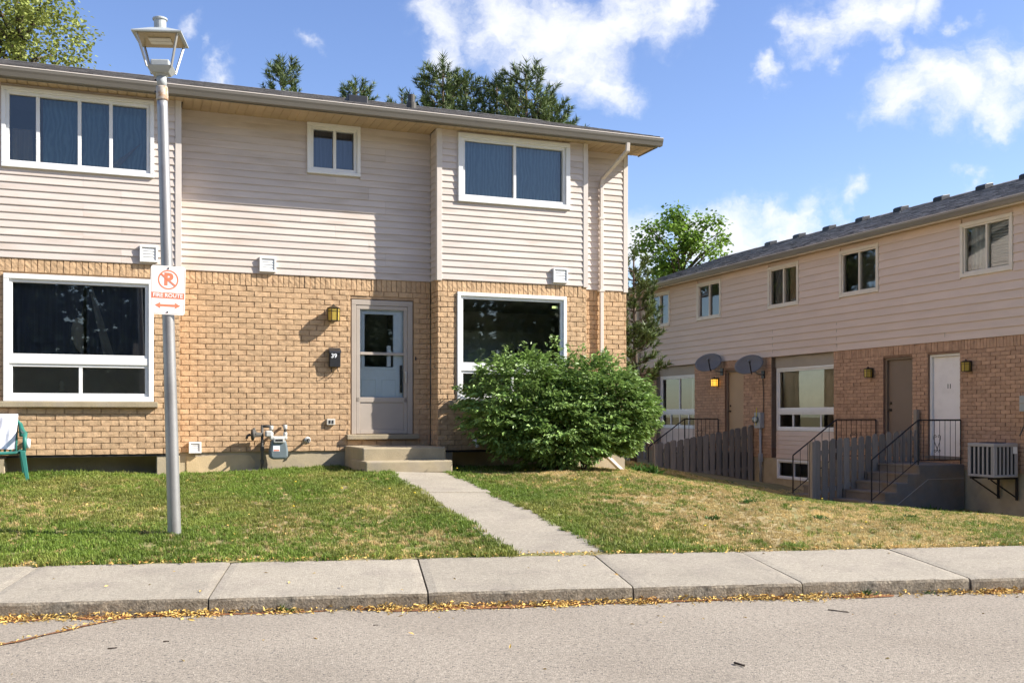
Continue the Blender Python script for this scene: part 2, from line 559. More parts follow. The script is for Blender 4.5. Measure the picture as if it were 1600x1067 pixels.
def obj(name, me, m, parent=None, bevel=0.0, smooth=False, kind=None, loc=None):
    if isinstance(m, str):
        m = M[m]
    if not me.materials:
        me.materials.append(m)
    if smooth:
        me.polygons.foreach_set('use_smooth', [True] * len(me.polygons))
    me.update()
    o = bpy.data.objects.new(name, me)
    col.objects.link(o)
    o.parent = parent
    if loc is not None:
        o.location = loc
    if bevel:
        bv = o.modifiers.new('bevel', 'BEVEL')
        bv.width = bevel
        bv.segments = 2
        bv.limit_method = 'ANGLE'
        bv.angle_limit = R(40)
    if kind:
        o['kind'] = kind
    return o


def np_mesh(name, verts, faces_flat, npf):
    """verts (n,3) array; faces (m, npf) array of equal-sized polygons"""
    me = bpy.data.meshes.new(name)
    nv, nf = len(verts), len(faces_flat)
    me.vertices.add(nv)
    me.vertices.foreach_set('co', np.asarray(verts, dtype=np.float32).ravel())
    me.loops.add(nf * npf)
    me.loops.foreach_set('vertex_index', np.asarray(faces_flat, dtype=np.int32).ravel())
    me.polygons.add(nf)
    me.polygons.foreach_set('loop_start', np.arange(nf, dtype=np.int32) * npf)
    me.polygons.foreach_set('use_smooth', np.zeros(nf, dtype=bool))
    me.update(calc_edges=True)
    me.validate()
    return me


def tag(o, label=None, cat=None, group=None, kind=None):
    if label:
        o['label'] = label
    if cat:
        o['category'] = cat
    if group:
        o['group'] = group
    if kind:
        o['kind'] = kind
    return o


def empty(name, loc=(0, 0, 0), rz=0.0):
    o = bpy.data.objects.new(name, None)
    col.objects.link(o)
    o.location = loc
    o.rotation_euler = (0, 0, rz)
    o.empty_display_size = 0.2
    return o


def text_mesh(s, size, bold=0.0):
    c = bpy.data.curves.new('text', 'FONT')
    c.body = s
    c.size = size
    c.align_x = 'CENTER'
    c.align_y = 'CENTER'
    c.extrude = 0.0008
    c.offset = bold
    c.resolution_u = 3
    o = bpy.data.objects.new('text', c)
    col.objects.link(o)
    bpy.context.view_layer.update()
    dg = bpy.context.evaluated_depsgraph_get()
    me = bpy.data.meshes.new_from_object(o.evaluated_get(dg))
    bpy.data.objects.remove(o)
    bpy.data.curves.remove(c)
    me.materials.clear()
    return me


# ------------------------------------------------------------------ frames of reference
AH = R(21.1)
CA, SA = math.cos(AH), math.sin(AH)
LO = (-2.0778, 16.3767)         # front wall of the near house, at its door
RO = (9.0508, 21.3904)          # front wall of the row at right angles to it


def LW(s, n=0.0):
    """near house: s along the front, n out from the door wall"""
    return (LO[0] + s * CA + n * SA, LO[1] + s * SA - n * CA)


def RW(x, off=0.0):
    return (RO[0] + x * SA - off * CA, RO[1] - x * CA - off * SA)


AS = R(8.5)                     # run of the street
SO = Vector((0.80, 7.71))       # a point on the kerb line
SE = Vector((math.cos(AS), math.sin(AS)))
SN = Vector((-math.sin(AS), math.cos(AS)))
WALK_W = 1.31


def street(q, w):
    p = SO + SE * q + SN * w
    return (p.x, p.y)


def to_street(x, y):
    d = Vector((x, y)) - SO
    return d.dot(SE), d.dot(SN)


def sstep(a, b, x):
    t = np.clip((x - a) / (b - a), 0, 1)
    return t * t * (3 - 2 * t)


def lawn_z(x, y):
    x = np.asarray(x, float)
    y = np.asarray(y, float)
    w = -(x - SO.x) * math.sin(AS) + (y - SO.y) * math.cos(AS) - WALK_W
    up = 0.175 + 0.375 * np.clip(w / 6.0, 0, 1)
    D = np.interp(x, [0.8, 2.0, 3.5, 4.5, 6.0, 8.0, 10.0], [0, 0.12, 0.38, 0.60, 0.82, 1.10, 1.25])
    z = np.maximum(up - D * np.clip(w / 9.0, 0, 1) ** 0.82, -0.54)
    z = z + 0.02 * np.sin(x * 1.3 + y * 0.7) * np.clip(w, 0, 1) + 0.014 * np.sin(x * 2.9 - y * 2.1) * np.clip(w, 0, 1)
    return z


# ------------------------------------------------------------------ ground
def build_ground():
    xs = np.unique(np.concatenate([np.linspace(-600, -20, 16), np.arange(-20, 24.01, 0.3), np.linspace(24, 600, 16)]))
    ys = np.unique(np.concatenate([np.linspace(-600, 0, 14), np.arange(0, 40.01, 0.3), np.linspace(40, 900, 16)]))
    X, Y = np.meshgrid(xs, ys)
    Z = lawn_z(X, Y)
    w = -(X - SO.x) * math.sin(AS) + (Y - SO.y) * math.cos(AS) - WALK_W
    Z = np.where(w > 0.25, Z, np.where(w > -0.5, 0.10, -0.12))
    Z = np.where(w < -14, -0.02, Z)
    V = np.stack([X.ravel(), Y.ravel(), Z.ravel()], 1)
    nx, ny = len(xs), len(ys)
    i, j = np.meshgrid(np.arange(nx - 1), np.arange(ny - 1))
    a = (j * nx + i).ravel()
    F = np.stack([a, a + 1, a + 1 + nx, a + nx], 1)
    me = np_mesh('ground', V, F, 4)
    o = obj('ground', me, 'soil', smooth=True)
    o['kind'] = 'structure'
    # lawn edge that meets the pavement
    V = []
    qs = np.arange(-30, 30.01, 0.25)
    for q in qs:
        for k, ww in enumerate((WALK_W - 0.02, WALK_W + 0.15, WALK_W + 0.62)):
            x, y = street(q, ww)
            V.append((x, y, float(lawn_z(x, y)) + (0.004 if k < 2 else -0.01)))
    F = [(i * 3 + k, i * 3 + 3 + k, i * 3 + 4 + k, i * 3 + 1 + k) for i in range(len(qs) - 1) for k in range(2)]
    e = obj('lawn_edge', np_mesh('lawn_edge', np.array(V), np.array(F), 4), 'soil', smooth=True)
    e['kind'] = 'structure'


build_ground()


def build_road():
    mb = MB()
    qs = np.linspace(-60, 60, 41)
    for i in range(40):
        a, b = qs[i], qs[i + 1]
        p = [street(a, -13.5), street(b, -13.5), street(b, 0.05), street(a, 0.05)]
        mb.add([(x, y, 0.0) for x, y in p], [(0, 1, 2, 3)])
    o = mb.build('road', 'road')
    o['kind'] = 'structure'


build_road()


def slab_mesh(length, width, z_front, z_back, depth, seed, rounded=0.028, rough=0.006):
    """pavement slab: x along the street, y back; front top edge worn round"""
    rr = random.Random(seed)
    nx = max(8, int(length / 0.06))
    prof = [(0.012, z_front - depth), (0.0, z_front - 0.09), (0.004, z_front - rounded), (0.012, z_front - 0.010), (0.035, z_front),
            (width * 0.5, (z_front + z_back) / 2), (width - 0.012, z_back), (width, z_back - 0.012), (width, z_front - depth)]
    V, F = [], []
    for i in range(nx + 1):
        x = length * i / nx
        e = 0.006 * (1 if i in (0, nx) else 0)
        for k, (y, z) in enumerate(prof):
            j1 = noise.noise((x * 6 + seed * 9.1, k * 3.7, 0)) * rough + noise.noise((x * 25 + seed, k * 1.7, 3)) * rough * 0.8
            if k in (2, 3, 4):
                V.append((x, y + j1 * 1.6 + (e if k else 0), z + j1 * 0.6 - e))
            elif k in (1,):
                V.append((x, y + j1, z))
            else:
                V.append((x, y, z - (e if 5 <= k <= 6 else 0)))
    n = len(prof)
    for i in range(nx):
        for k in range(n - 1):
            a = i * n + k
            F.append((a, a + n, a + n + 1, a + 1))
    F.append(tuple(range(n)))
    F.append(tuple(range(nx * n, nx * n + n))[::-1])
    me = bpy.data.meshes.new('slab')
    me.from_pydata(V, [], F)
    me.materials.append(M['walk'])
    me.materials.append(M['kerb'])
    mi = [1 if (q < nx * (n - 1) and q % (n - 1) < 3) else 0 for q in range(len(F))]
    me.polygons.foreach_set('material_index', mi)
    me.update()
    return me


sidewalk = empty('sidewalk', (SO.x, SO.y, 0), AS)
sidewalk['kind'] = 'structure'
joints = [-2.99, -1.43, 0.12, 1.47, 2.88]
while joints[0] > -14:
    joints.insert(0, joints[0] - 1.52)
while joints[-1] < 16:
    joints.append(joints[-1] + 1.49)
for i in range(len(joints) - 1):
    g = random.uniform(0.004, 0.008)
    a, b = joints[i] + g, joints[i + 1] - g
    s = obj('slab', slab_mesh(b - a, WALK_W, 0.118 + random.uniform(-0.004, 0.004), 0.182 + random.uniform(-0.004, 0.004), 0.3, i), 'walk', sidewalk)
    s.location = (a, random.uniform(-0.006, 0.006), 0)

# front walk from pavement to the steps
walkway = empty('walkway', (0, 0, 0))
walkway['kind'] = 'structure'
wa0, wb0 = Vector((0.0, 9.03)), Vector((0.86, 9.16))
wa1, wb1 = Vector((-1.93, 15.10)), Vector((-1.02, 15.42))
for i, (t0, t1) in enumerate(((0.0, 0.592), (0.597, 1.0))):
    n = 14
    V, F = [], []
    for k in range(n + 1):
        t = t0 + (t1 - t0) * k / n
        for side, (p, q) in enumerate(((wa0, wa1), (wb0, wb1))):
            c = p.lerp(q, t)
            z = max(0.187 + (0.512 - 0.187) * t, float(lawn_z(c.x, c.y)) + 0.012) + (0.006 if i else 0)
            V.append((c.x, c.y, z))
            V.append((c.x, c.y, z - 0.12))
    for k in range(n):
        a = k * 4
        F += [(a, a + 2, a + 6, a + 4), (a + 1, a, a + 4, a + 5), (a + 2, a + 3, a + 7, a + 6)]
    F += [(1, 3, 2, 0), (n * 4, n * 4 + 2, n * 4 + 3, n * 4 + 1)]
    me = bpy.data.meshes.new('slab')
    me.from_pydata(V, [], F)
    obj('slab', me, 'walk', walkway, bevel=0.008)


def in_walk(x, y, m=0.0):
    """distance test against the front walk"""
    t = np.clip((y - 9.1) / (15.25 - 9.1), 0, 1.02)
    xa = wa0.x + (wa1.x - wa0.x) * t - m
    xb = wb0.x + (wb1.x - wb0.x) * t + m
    return (x > xa) & (x < xb) & (y < 15.4)


# ------------------------------------------------------------------ brickwork
BL, BH, BJX, BJZ = 0.238, 0.0817, 0.011, 0.010


def brick_mesh(seed, L, H, D=0.04):
    rr = random.Random(seed)
    nu, nv = 5, 2
    V, F = [], []
    for j in range(nv + 1):
        for i in range(nu + 1):
            edge = (i in (0, nu)) or (j in (0, nv))
            jx = rr.uniform(-0.003, 0.003) if edge else rr.uniform(-0.01, 0.01)
            jz = rr.uniform(-0.0035, 0.0025) if edge else rr.uniform(-0.006, 0.006)
            y = rr.uniform(-0.003, 0.003) + (0.0012 if edge else 0)
            V.append((L * (i / nu - 0.5) + jx, y, H * (j / nv - 0.5) + jz))
    W = nu + 1
    for j in range(nv):
        for i in range(nu):
            a = j * W + i
            F.append((a, a + 1, a + W + 1, a + W))
    ring = [i for i in range(W)] + [j * W + nu for j in range(1, nv + 1)] + [nv * W + i for i in range(nu - 1, -1, -1)] + [j * W for j in range(nv - 1, 0, -1)]
    o = len(V)
    for r in ring:
        V.append((V[r][0], D, V[r][2]))
    for k in range(len(ring)):
        k2 = (k + 1) % len(ring)
        F.append((ring[k2], ring[k], o + k, o + k2))
    return V, F


BRICKS = [brick_mesh(100 + i, BL - BJX, BH - BJZ) for i in range(12)]


def lay(x0, x1, z0, courses, holes, phase=0.0, soldier_top=None):
    """list of (x, z, length, upright) for a rectangle of brickwork with openings"""
    out = []

    def free(za, zb):
        spans = [(x0, x1)]
        for (hx0, hx1, hz0, hz1) in holes:
            if zb > hz0 + 0.02 and za < hz1 - 0.02:
                ns = []
                for (a, b) in spans:
                    if hx0 > a:
                        ns.append((a, min(b, hx0)))
                    if hx1 < b:
                        ns.append((max(a, hx1), b))
                    if hx1 <= a or hx0 >= b:
                        if (a, b) not in ns:
                            ns.append((a, b))
                spans = [s for s in set(ns) if s[1] - s[0] > 0.03]
        return spans
    for c in range(courses):
        za = z0 + c * BH
        for (a, b) in free(za, za + BH):
            k = math.floor((a - phase) / BL - 1) - 1
            while True:
                xa = phase + k * BL + (BL / 2 if c % 2 else 0)
                k += 1
                xb = xa + BL
                if xb <= a + 0.035:
                    continue
                if xa >= b - 0.035:
                    break
                ca, cb = max(xa, a), min(xb, b)
                out.append(((ca + cb) / 2, za + BH / 2, cb - ca, False))
    if soldier_top is not None:
        za = z0 + courses * BH
        hgt = soldier_top - za
        n = max(1, round((x1 - x0) / BH))
        w = (x1 - x0) / n
        for i in range(n):
            out.append((x0 + (i + 0.5) * w, za + hgt / 2, hgt, True))
    return out


def place_bricks(house, lists, m, cap=300):
    """lists: (wall, bricks, matrix, in front); the `cap` nearest whole ones become objects, the rest one mesh"""
    allb = []
    mw = house.matrix_world
    for (wall, bl, mtx, front) in lists:
        for b in bl:
            p = mw @ (mtx @ Vector((b[0], 0, b[1])))
            full = b[2] > BL * 0.9
            inview = front and abs((p.x / max(p.y, 0.1))) < 0.5
            allb.append((b, mtx, (p.y if (inview and full) else 1000 + p.y), wall))
    allb.sort(key=lambda t: t[2])
    mesh_cache = {}
    rest_v, rest_f, off = [], [], 0
    nind = 0
    for (b, mtx, key, wall) in allb:
        vi = random.randrange(len(BRICKS))
        x, z, L, up = b
        loc = Vector((x, random.uniform(-0.0035, 0.0035), z))
        rot = Euler((random.uniform(-0.02, 0.02), (R(90) if up else 0) + random.uniform(-0.008, 0.008), random.uniform(-0.012, 0.012)))
        scx = (L - BJX) / (BL - BJX)
        bm = mtx @ Matrix.LocRotScale(loc, rot, Vector((scx, 1, 1)))
        if nind < cap and key < 900:
            if vi not in mesh_cache:
                me = bpy.data.meshes.new('brick')
                me.from_pydata(BRICKS[vi][0], [], BRICKS[vi][1])
                me.materials.append(M[m])
                mesh_cache[vi] = me
            o = bpy.data.objects.new('brick', mesh_cache[vi])
            col.objects.link(o)
            o.parent = wall
            o.matrix_local = bm
            nind += 1
        else:
            V, F = BRICKS[vi]
            A = np.array(V)
            mm = np.array(bm)
            rest_v.append(A @ mm[:3, :3].T + mm[:3, 3])
            rest_f.append(np.array(F) + off)
            off += len(V)
    o = obj('brickwork', np_mesh('brickwork', np.concatenate(rest_v), np.concatenate(rest_f), 4), m, house)
    o['kind'] = 'stuff'


def panels_with_holes(mb, x0, x1, z0, z1, holes, y0, y1, mtx=None):
    xs = sorted({x0, x1, *[min(max(h[i], x0), x1) for h in holes for i in (0, 1)]})
    zs = sorted({z0, z1, *[min(max(h[i], z0), z1) for h in holes for i in (2, 3)]})
    for i in range(len(xs) - 1):
        for j in range(len(zs) - 1):
            cx, cz = (xs[i] + xs[i + 1]) / 2, (zs[j] + zs[j + 1]) / 2
            if any(h[0] < cx < h[1] and h[2] < cz < h[3] for h in holes):
                continue
            mb.box(xs[i], xs[i + 1], y0, y1, zs[j], zs[j + 1], mtx)


def siding(parent, x0, x1, z0, z1, holes, y, m, step=0.105, mtx=None, joints=(), joined=None, single=False):
    """overlapping boards; each board a mesh of its own (or added to `joined`)"""
    n = max(1, round((z1 - z0) / step))
    st = (z1 - z0) / n
    for c in range(n):
        za, zb = z0 + c * st, z0 + (c + 1) * st
        spans = [(x0, x1)]
        for (hx0, hx1, hz0, hz1) in holes:
            if zb > hz0 + 0.03 and za < hz1 - 0.03:
                ns = []
                for (a, b) in spans:
                    if hx0 >= b or hx1 <= a:
                        ns.append((a, b))
                        continue
                    if hx0 - a > 0.02:
                        ns.append((a, hx0))
                    if b - hx1 > 0.02:
                        ns.append((hx1, b))
                spans = ns
        # panel end joints
        cuts = []
        if joints:
            cuts = [joints[(c // 2 * 7 + 3) % len(joints)]] if (c // 2) % 2 == 0 or len(joints) > 1 else []
        fin = []
        for (a, b) in spans:
            cc = [k for k in cuts if a + 0.25 < k < b - 0.25]
            pts = [a] + cc + [b]
            for i in range(len(pts) - 1):
                fin.append((pts[i] + (0.0015 if i else 0), pts[i + 1]))
        for (a, b) in fin:
            dy = random.uniform(-0.0008, 0.0008)
            bt, hol = (0.014, 0.008) if step < 0.15 else (0.028, 0.028)
            prof = [(y + 0.012, za + 0.001), (y - bt + 0.002 + dy, za - 0.001), (y - bt + dy, za + 0.006), (y + 0.002 + dy, zb + hol + 0.004), (y + 0.012, zb + hol + 0.004)]
            prof[0:1] = [(y + 0.012, za + hol), (y - bt + 0.006 + dy, za + hol)]
            tgt = MB() if joined is None else joined
            if mtx is None:
                tgt.prism(prof[::-1], a, b)
            else:
                t2 = MB().prism(prof[::-1], a, b)
                tgt.add([mtx @ Vector(p) for p in t2.v], t2.f)
            if joined is None:
                tgt.build('siding_board', m, parent)


def window(house, x0, x1, z0, z1, y, lights, m='white', gm='glass', rail=None, label=None, proud=0.045, rw=0.055, sw=0.045):
    """frame with panes; lights: fractions of vertical bars per row; rail: z of a horizontal rail"""
    f = MB()
    for (a, b, c, d) in ((x0, x1, z1 - rw, z1), (x0, x1, z0, z0 + rw), (x0, x0 + rw, z0 + rw, z1 - rw), (x1 - rw, x1, z0 + rw, z1 - rw)):
        f.box(a, b, y - proud, y + 0.10, c, d)
    w = f.build('window', m, house, bevel=0.006)
    if label:
        w['label'] = label
    ix0, ix1, iz0, iz1 = x0 + rw, x1 - rw, z0 + rw, z1 - rw
    rows = []
    if rail:
        rows = [(rail + 0.045, iz1, lights[0]), (iz0, rail - 0.045, lights[1])]
        MB().box(ix0, ix1, y - proud + 0.012, y + 0.09, rail - 0.05, rail + 0.05).build('rail', m, w, bevel=0.006)
    else:
        rows = [(iz0, iz1, lights[0])]
    for (ra, rb, bars) in rows:
        s = MB()
        for (a, b, c, d) in ((ix0, ix1, rb - sw, rb), (ix0, ix1, ra, ra + sw), (ix0, ix0 + sw, ra + sw, rb - sw), (ix1 - sw, ix1, ra + sw, rb - sw)):
            s.box(a, b, y - proud + 0.028, y + 0.08, c, d)
        s.build('sash', m, w, bevel=0.004)
        edges = [ix0 + sw] + [ix0 + (ix1 - ix0) * k for k in bars] + [ix1 - sw]
        for k in bars:
            xc = ix0 + (ix1 - ix0) * k
            MB().box(xc - 0.024, xc + 0.024, y - proud + 0.034, y + 0.075, ra + sw, rb - sw).build('mullion', m, w, bevel=0.004)
        for i in range(len(edges) - 1):
            a = edges[i] + (0.024 if i else 0)
            b = edges[i + 1] - (0.024 if i < len(edges) - 2 else 0)
            yy = y + 0.03 + 0.012 * (i % 2)
            MB().add([(a, yy, ra + sw), (b, yy, ra + sw), (b, yy, rb - sw), (a, yy, rb - sw)], [(0, 1, 2, 3)]).build('pane', gm, w)
    return w


def drape(parent_frame, x0, x1, z0, z1, y, m, amp=0.02, waves=8, name='curtain', top=None):
    """a hanging cloth in house-local coordinates placed as a thing of its own"""
    mb = MB()

    def fn(u, v):
        x = x0 + (x1 - x0) * u
        z = z0 + (z1 - z0) * v
        a = amp * (0.5 + 0.5 * (1 - v))
        return (x, y + a * math.sin(u * waves * 6.283 + 1.3 * math.sin(u * 5)), z)
    mb.grid(fn, waves * 8, 6)
    return mb.build(name, m, None, smooth=True), parent_frame


def detach(o, frame):
    """place a local-coordinate object in the world without parenting it"""
    o.matrix_world = frame
    return o


# ------------------------------------------------------------------ roof
def roof(house, x0, x1, y_eave, z_eave, y_ridge, z_ridge, y_back, seed, sm='shingle'):
    sl = (z_ridge - z_eave) / (y_ridge - y_eave)
    zb = z_ridge - sl * (y_back - y_ridge)
    th = 0.035
    mb = MB()
    prof = [(y_eave, z_eave), (y_ridge, z_ridge), (y_back, zb), (y_back, zb - 0.16), (y_ridge, z_ridge - 0.2), (y_eave + 0.03, z_eave - 0.07), (y_eave, z_eave - th)]
    mb.prism(prof[::-1], x0, x1)
    rf = mb.build('roof', 'roofdark', house)
    rr = random.Random(seed)
    run = math.hypot(y_ridge - y_eave, z_ridge - z_eave)
    n = int(run / 0.145)
    V, F = [], []
    for sgn in (1,):
        for c in range(n + 1):
            d0 = c * 0.145 - 0.02
            d1 = min(d0 + 0.165, run)
            x = x0 - rr.uniform(0, 0.3)
            while x < x1:
                w = rr.choice((0.16, 0.2, 0.26, 0.3))
                a, b = max(x, x0 - 0.012), min(x + w - 0.004, x1 + 0.012)
                x += w
                if b - a < 0.03:
                    continue
                lift = rr.uniform(0.011, 0.018)
                cs, sn = (y_ridge - y_eave) / run, (z_ridge - z_eave) / run
                p = [(y_eave + d0 * cs - lift * sn, z_eave + d0 * sn + lift * cs), (y_eave + d1 * cs - 0.003 * sn, z_eave + d1 * sn + 0.003 * cs)]
                o = len(V)
                V += [(a, p[0][0], p[0][1]), (b, p[0][0], p[0][1]), (b, p[1][0], p[1][1]), (a, p[1][0], p[1][1]),
                      (a, p[0][0] + 0.001, p[0][1] - lift), (b, p[0][0] + 0.001, p[0][1] - lift)]
                F += [(o, o + 1, o + 2, o + 3), (o + 4, o + 5, o + 1, o)]
    sh = obj('shingles', np_mesh('shingles', np.array(V), np.array(F), 4), sm, rf)
    sh['kind'] = 'stuff'
    # ridge caps
    mb = MB()
    x = x0
    while x < x1:
        mb.add([(x, y_ridge - 0.15, z_ridge - 0.15 * sl + 0.022), (min(x + 0.3, x1), y_ridge - 0.15, z_ridge - 0.15 * sl + 0.022),
                (min(x + 0.3, x1), y_ridge, z_ridge + 0.03), (x, y_ridge, z_ridge + 0.034),
                (min(x + 0.3, x1), y_ridge + 0.15, z_ridge - 0.15 * sl + 0.022), (x, y_ridge + 0.15, z_ridge - 0.15 * sl + 0.022)],
               [(0, 1, 2, 3), (3, 2, 4, 5)])
        x += 0.298
    cp = mb.build('ridge_caps', sm, rf)
    cp['kind'] = 'stuff'
    return rf, sl


def gutter(house, x0, x1, yo, zt, m='gutter'):
    """K-style gutter; yo = outer face, zt = lip height"""
    prof = [(yo + 0.125, zt), (yo + 0.125, zt - 0.125), (yo + 0.035, zt - 0.125), (yo + 0.018, zt - 0.075), (yo + 0.004, zt - 0.045), (yo, zt - 0.012),
            (yo, zt), (yo + 0.014, zt), (yo + 0.014, zt - 0.010), (yo + 0.02, zt - 0.045), (yo + 0.034, zt - 0.08), (yo + 0.048, zt - 0.117), (yo + 0.115, zt - 0.117), (yo + 0.115, zt)]
    g = MB().prism(prof, x0, x1).build('gutter', m, house)
    MB().box(x0, x1 + 0.001, yo - 0.004, yo + 0.0155, zt - 0.0095, zt + 0.003).build('lip_glint', 'trim', g)  # pale strip on the hemmed edge, painting its sun glint
    return g


# ================================================================== near house
house = empty('brick_townhouse', (LO[0], LO[1], 0), AH)
tag(house, 'two storey townhouse of tan brick and cream siding with the pale front door', 'townhouse')
bpy.context.view_layer.update()
ZB, ZS, ZT = 0.856, 3.58, 5.975       # brick base, siding base, soffit
COURSES = 31
W_UL = (-5.436, -3.458, 4.82, 5.925)
W_LL = (-5.413, -3.463, 1.605, 3.362)
W_SM = (-1.197, -0.358, 5.183, 5.972)
W_UR = (1.138, 3.099, 4.838, 5.94)
W_LR = (1.127, 3.046, 1.655, 3.389)
DOOR = (-0.505, 0.525, 1.112, 3.262)
XL, XB0, XB1, XC0, XC1, XE = -9.0, -5.80, -3.10, 0.805, 3.42, 4.38
BACK = 9.0


def turn(x, y, ang):
    return Matrix.Translation((x, y, 0)) @ Matrix.Rotation(R(ang), 4, 'Z')


def near_house():
    F0 = Matrix()
    FB = Matrix.Translation((0, -0.4, 0))
    d0, d1 = 0.017, 0.14
    segs = []

    def seg(x0, x1, y, holes, mtx, phase, a=0.0, b=0.0):
        mb = MB()
        panels_with_holes(mb, x0 + a, x1 - b, ZB, ZS, holes, y + d0, y + d1)
        w = mb.build('brick_wall', 'mortar', house)
        segs.append((w, lay(x0, x1, ZB, COURSES, holes, phase, ZS), mtx, True))
    seg(XL, XB0, 0, [], F0, 0.05)
    seg(XB0, XB1, -0.4, [W_LL], FB, 0.0, d0, d0)
    seg(XB1, XC0, 0, [DOOR], F0, 0.03)
    seg(XC0, XC1, -0.4, [W_LR], FB, 0.02, d0, d0)
    seg(XC1, XE, 0, [], F0, 0.06, 0, d0)
    for (x, sg) in ((XB0, 1), (XC0, 1), (XB1, -1), (XC1, -1)):
        w = MB().box(min(x + sg * d0, x + sg * d1), max(x + sg * d0, x + sg * d1), -0.4 + d1, d0 - 0.001, ZB, ZS).build('brick_wall', 'mortar', house)
        segs.append((w, lay(0.02, 0.38, ZB, COURSES, [], 0.0, ZS) if sg > 0 else lay(-0.38, -0.02, ZB, COURSES, [], 0.0, ZS), turn(x, 0, -90 if sg > 0 else 90), False))
    w = MB().box(XE - d1, XE - d0, d1, BACK, ZB, ZS).build('brick_wall', 'mortar', house)
    segs.append((w, lay(0.02, BACK, ZB, COURSES, [], 0.0, ZS), turn(XE, 0, 90), False))
    place_bricks(house, segs, 'brick')
    # floors of the bays over the recessed footing
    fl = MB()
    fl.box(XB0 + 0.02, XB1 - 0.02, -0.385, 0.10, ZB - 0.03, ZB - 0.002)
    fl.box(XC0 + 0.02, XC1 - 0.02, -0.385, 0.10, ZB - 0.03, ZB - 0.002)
    fl.build('bay_floor', 'dark', house)  # coloured near-black to paint the shade below the overhang
    # upper wall sheathing behind the siding
    mb = MB()
    e0, e1 = 0.02, 0.14
    zt = 6.05
    panels_with_holes(mb, XL, XB0, ZS, zt, [], e0, e1)
    panels_with_holes(mb, XB0 + e0, XB1 - e0, ZS, zt, [W_UL], -0.4 + e0, -0.4 + e1)
    panels_with_holes(mb, XB1, XC0, ZS, zt, [W_SM], e0, e1)
    panels_with_holes(mb, XC0 + e0, XC1 - e0, ZS, zt, [W_UR], -0.4 + e0, -0.4 + e1)
    panels_with_holes(mb, XC1, XE - e0, ZS, zt, [], e0, e1)
    for (x, s) in ((XB0, 1), (XC0, 1), (XB1, -1), (XC1, -1)):
        mb.box(min(x + s * e0, x + s * e1), max(x + s * e0, x + s * e1), -0.4 + e1, e0 - 0.001, ZS, zt)
    mb.box(XE - e1, XE - e0, e1, BACK, ZS, zt)
    # gable triangle, back and left closing walls
    mb.prism([(0, zt), (BACK, zt), (4.5, zt + 1.45)], XE - e1, XE - e0)
    mb.box(XL, XE, BACK - 0.1, BACK, 0.3, zt)
    mb.box(XL, XL + 0.1, 0.14, BACK, 0.3, zt)
    sw = mb.build('siding_wall', 'trim', house)
    jn = (-1.1, 0.15, -0.25, 0.45)
    siding(sw, XL, XB0, ZS, ZT, [], 0, 'siding')
    siding(sw, XB0 + 0.07, XB1 - 0.07, ZS, ZT, [W_UL], -0.4, 'siding', joints=(-4.4, -3.9))
    siding(sw, XB1 + 0.03, XC0 - 0.01, ZS, ZT, [W_SM], 0, 'siding', joints=(-0.75, -0.22, 0.05, -1.3))
    siding(sw, XC0 + 0.07, XC1 - 0.07, ZS, ZT, [W_UR], -0.4, 'siding')
    siding(sw, XC1 + 0.03, XE - 0.07, ZS, ZT, [], 0, 'siding')
    siding(sw, 0.01, 0.33, ZS, ZT, [], 0, 'siding', mtx=turn(XC0, 0, -90))
    siding(sw, 0.01, 0.33, ZS, ZT, [], 0, 'siding', mtx=turn(XB0, 0, -90))
    jb = MB()
    siding(sw, 0.05, BACK, ZS, 6.0, [], 0, 'siding', mtx=turn(XE, 0, 90), joined=jb)
    siding(sw, -0.34, -0.01, ZS, ZT, [], 0, 'siding', mtx=turn(XB1, 0, 90), joined=jb)
    siding(sw, -0.34, -0.01, ZS, ZT, [], 0, 'siding', mtx=turn(XC1, 0, 90), joined=jb)
    g = jb.build('gable_siding', 'siding', sw)
    g['kind'] = 'stuff'
    # corner posts
    for (x, y, sx) in ((XB0, -0.4, 1), (XB1, -0.4, -1), (XC0, -0.4, 1), (XC1, -0.4, -1), (XE, 0.0, -1)):
        mb = MB()
        xa, xb = sorted((x - sx * 0.018, x + sx * 0.068))
        mb.box(xa, xb, y - 0.020, y + 0.012, ZS - 0.02, ZT)
        xa, xb = sorted((x - sx * 0.018, x + sx * 0.006))
        mb.box(xa, xb, y + 0.0121, y + 0.068, ZS - 0.02, ZT)
        mb.build('corner_post', 'trim', sw, bevel=0.004)
    # footing
    ft = MB()
    ft.box(XL, XB0, 0.03, 0.2, 0.2, ZB - 0.002)
    ft.box(XB1, XC0, 0.03, 0.2, 0.2, ZB - 0.002)
    ft.box(XC1, XE - 0.02, 0.03, 0.2, 0.0, ZB - 0.002)
    ft.box(XB0, XB1, 0.06, 0.2, 0.2, ZB - 0.032)
    ft.box(XC0, XC1, 0.06, 0.2, 0.2, ZB - 0.032)
    ft.box(XE - 0.2, XE - 0.021, 0.201, BACK, -0.3, ZB - 0.002)
    f = ft.build('foundation', 'concrete', house)
    for (a, b) in ((XB1 - 0.32, XB1 - 0.001), (XC0 + 0.001, XC0 + 0.258), (XC1 - 0.30, XC1 - 0.001), (XB0 + 0.001, XB0 + 0.4)):
        MB().box(a, b, -0.375, 0.029, 0.2, ZB - 0.031).build('pier', 'concrete', f, bevel=0.008)
    # patched render strip on the footing
    pr = MB()
    prof = [(-2.98, 0.45), (-2.985, 0.80), (-2.8, 0.79), (-2.62, 0.805), (-2.2, 0.815), (-2.05, 0.80), (-1.98, 0.7), (-2.02, 0.45)]
    pr.prism(prof, 0.018, 0.0295, axis='y')
    pr.build('render_patch', mat('render_patch', (0.56, 0.43, 0.25), 0.95, 0.12, 4, 0.4, 50), f)
    # interior partitions so that rooms are dark
    it = MB()
    it.box(XL + 0.1, XE - 0.15, 0.2, BACK - 0.1, 3.40, 3.52)
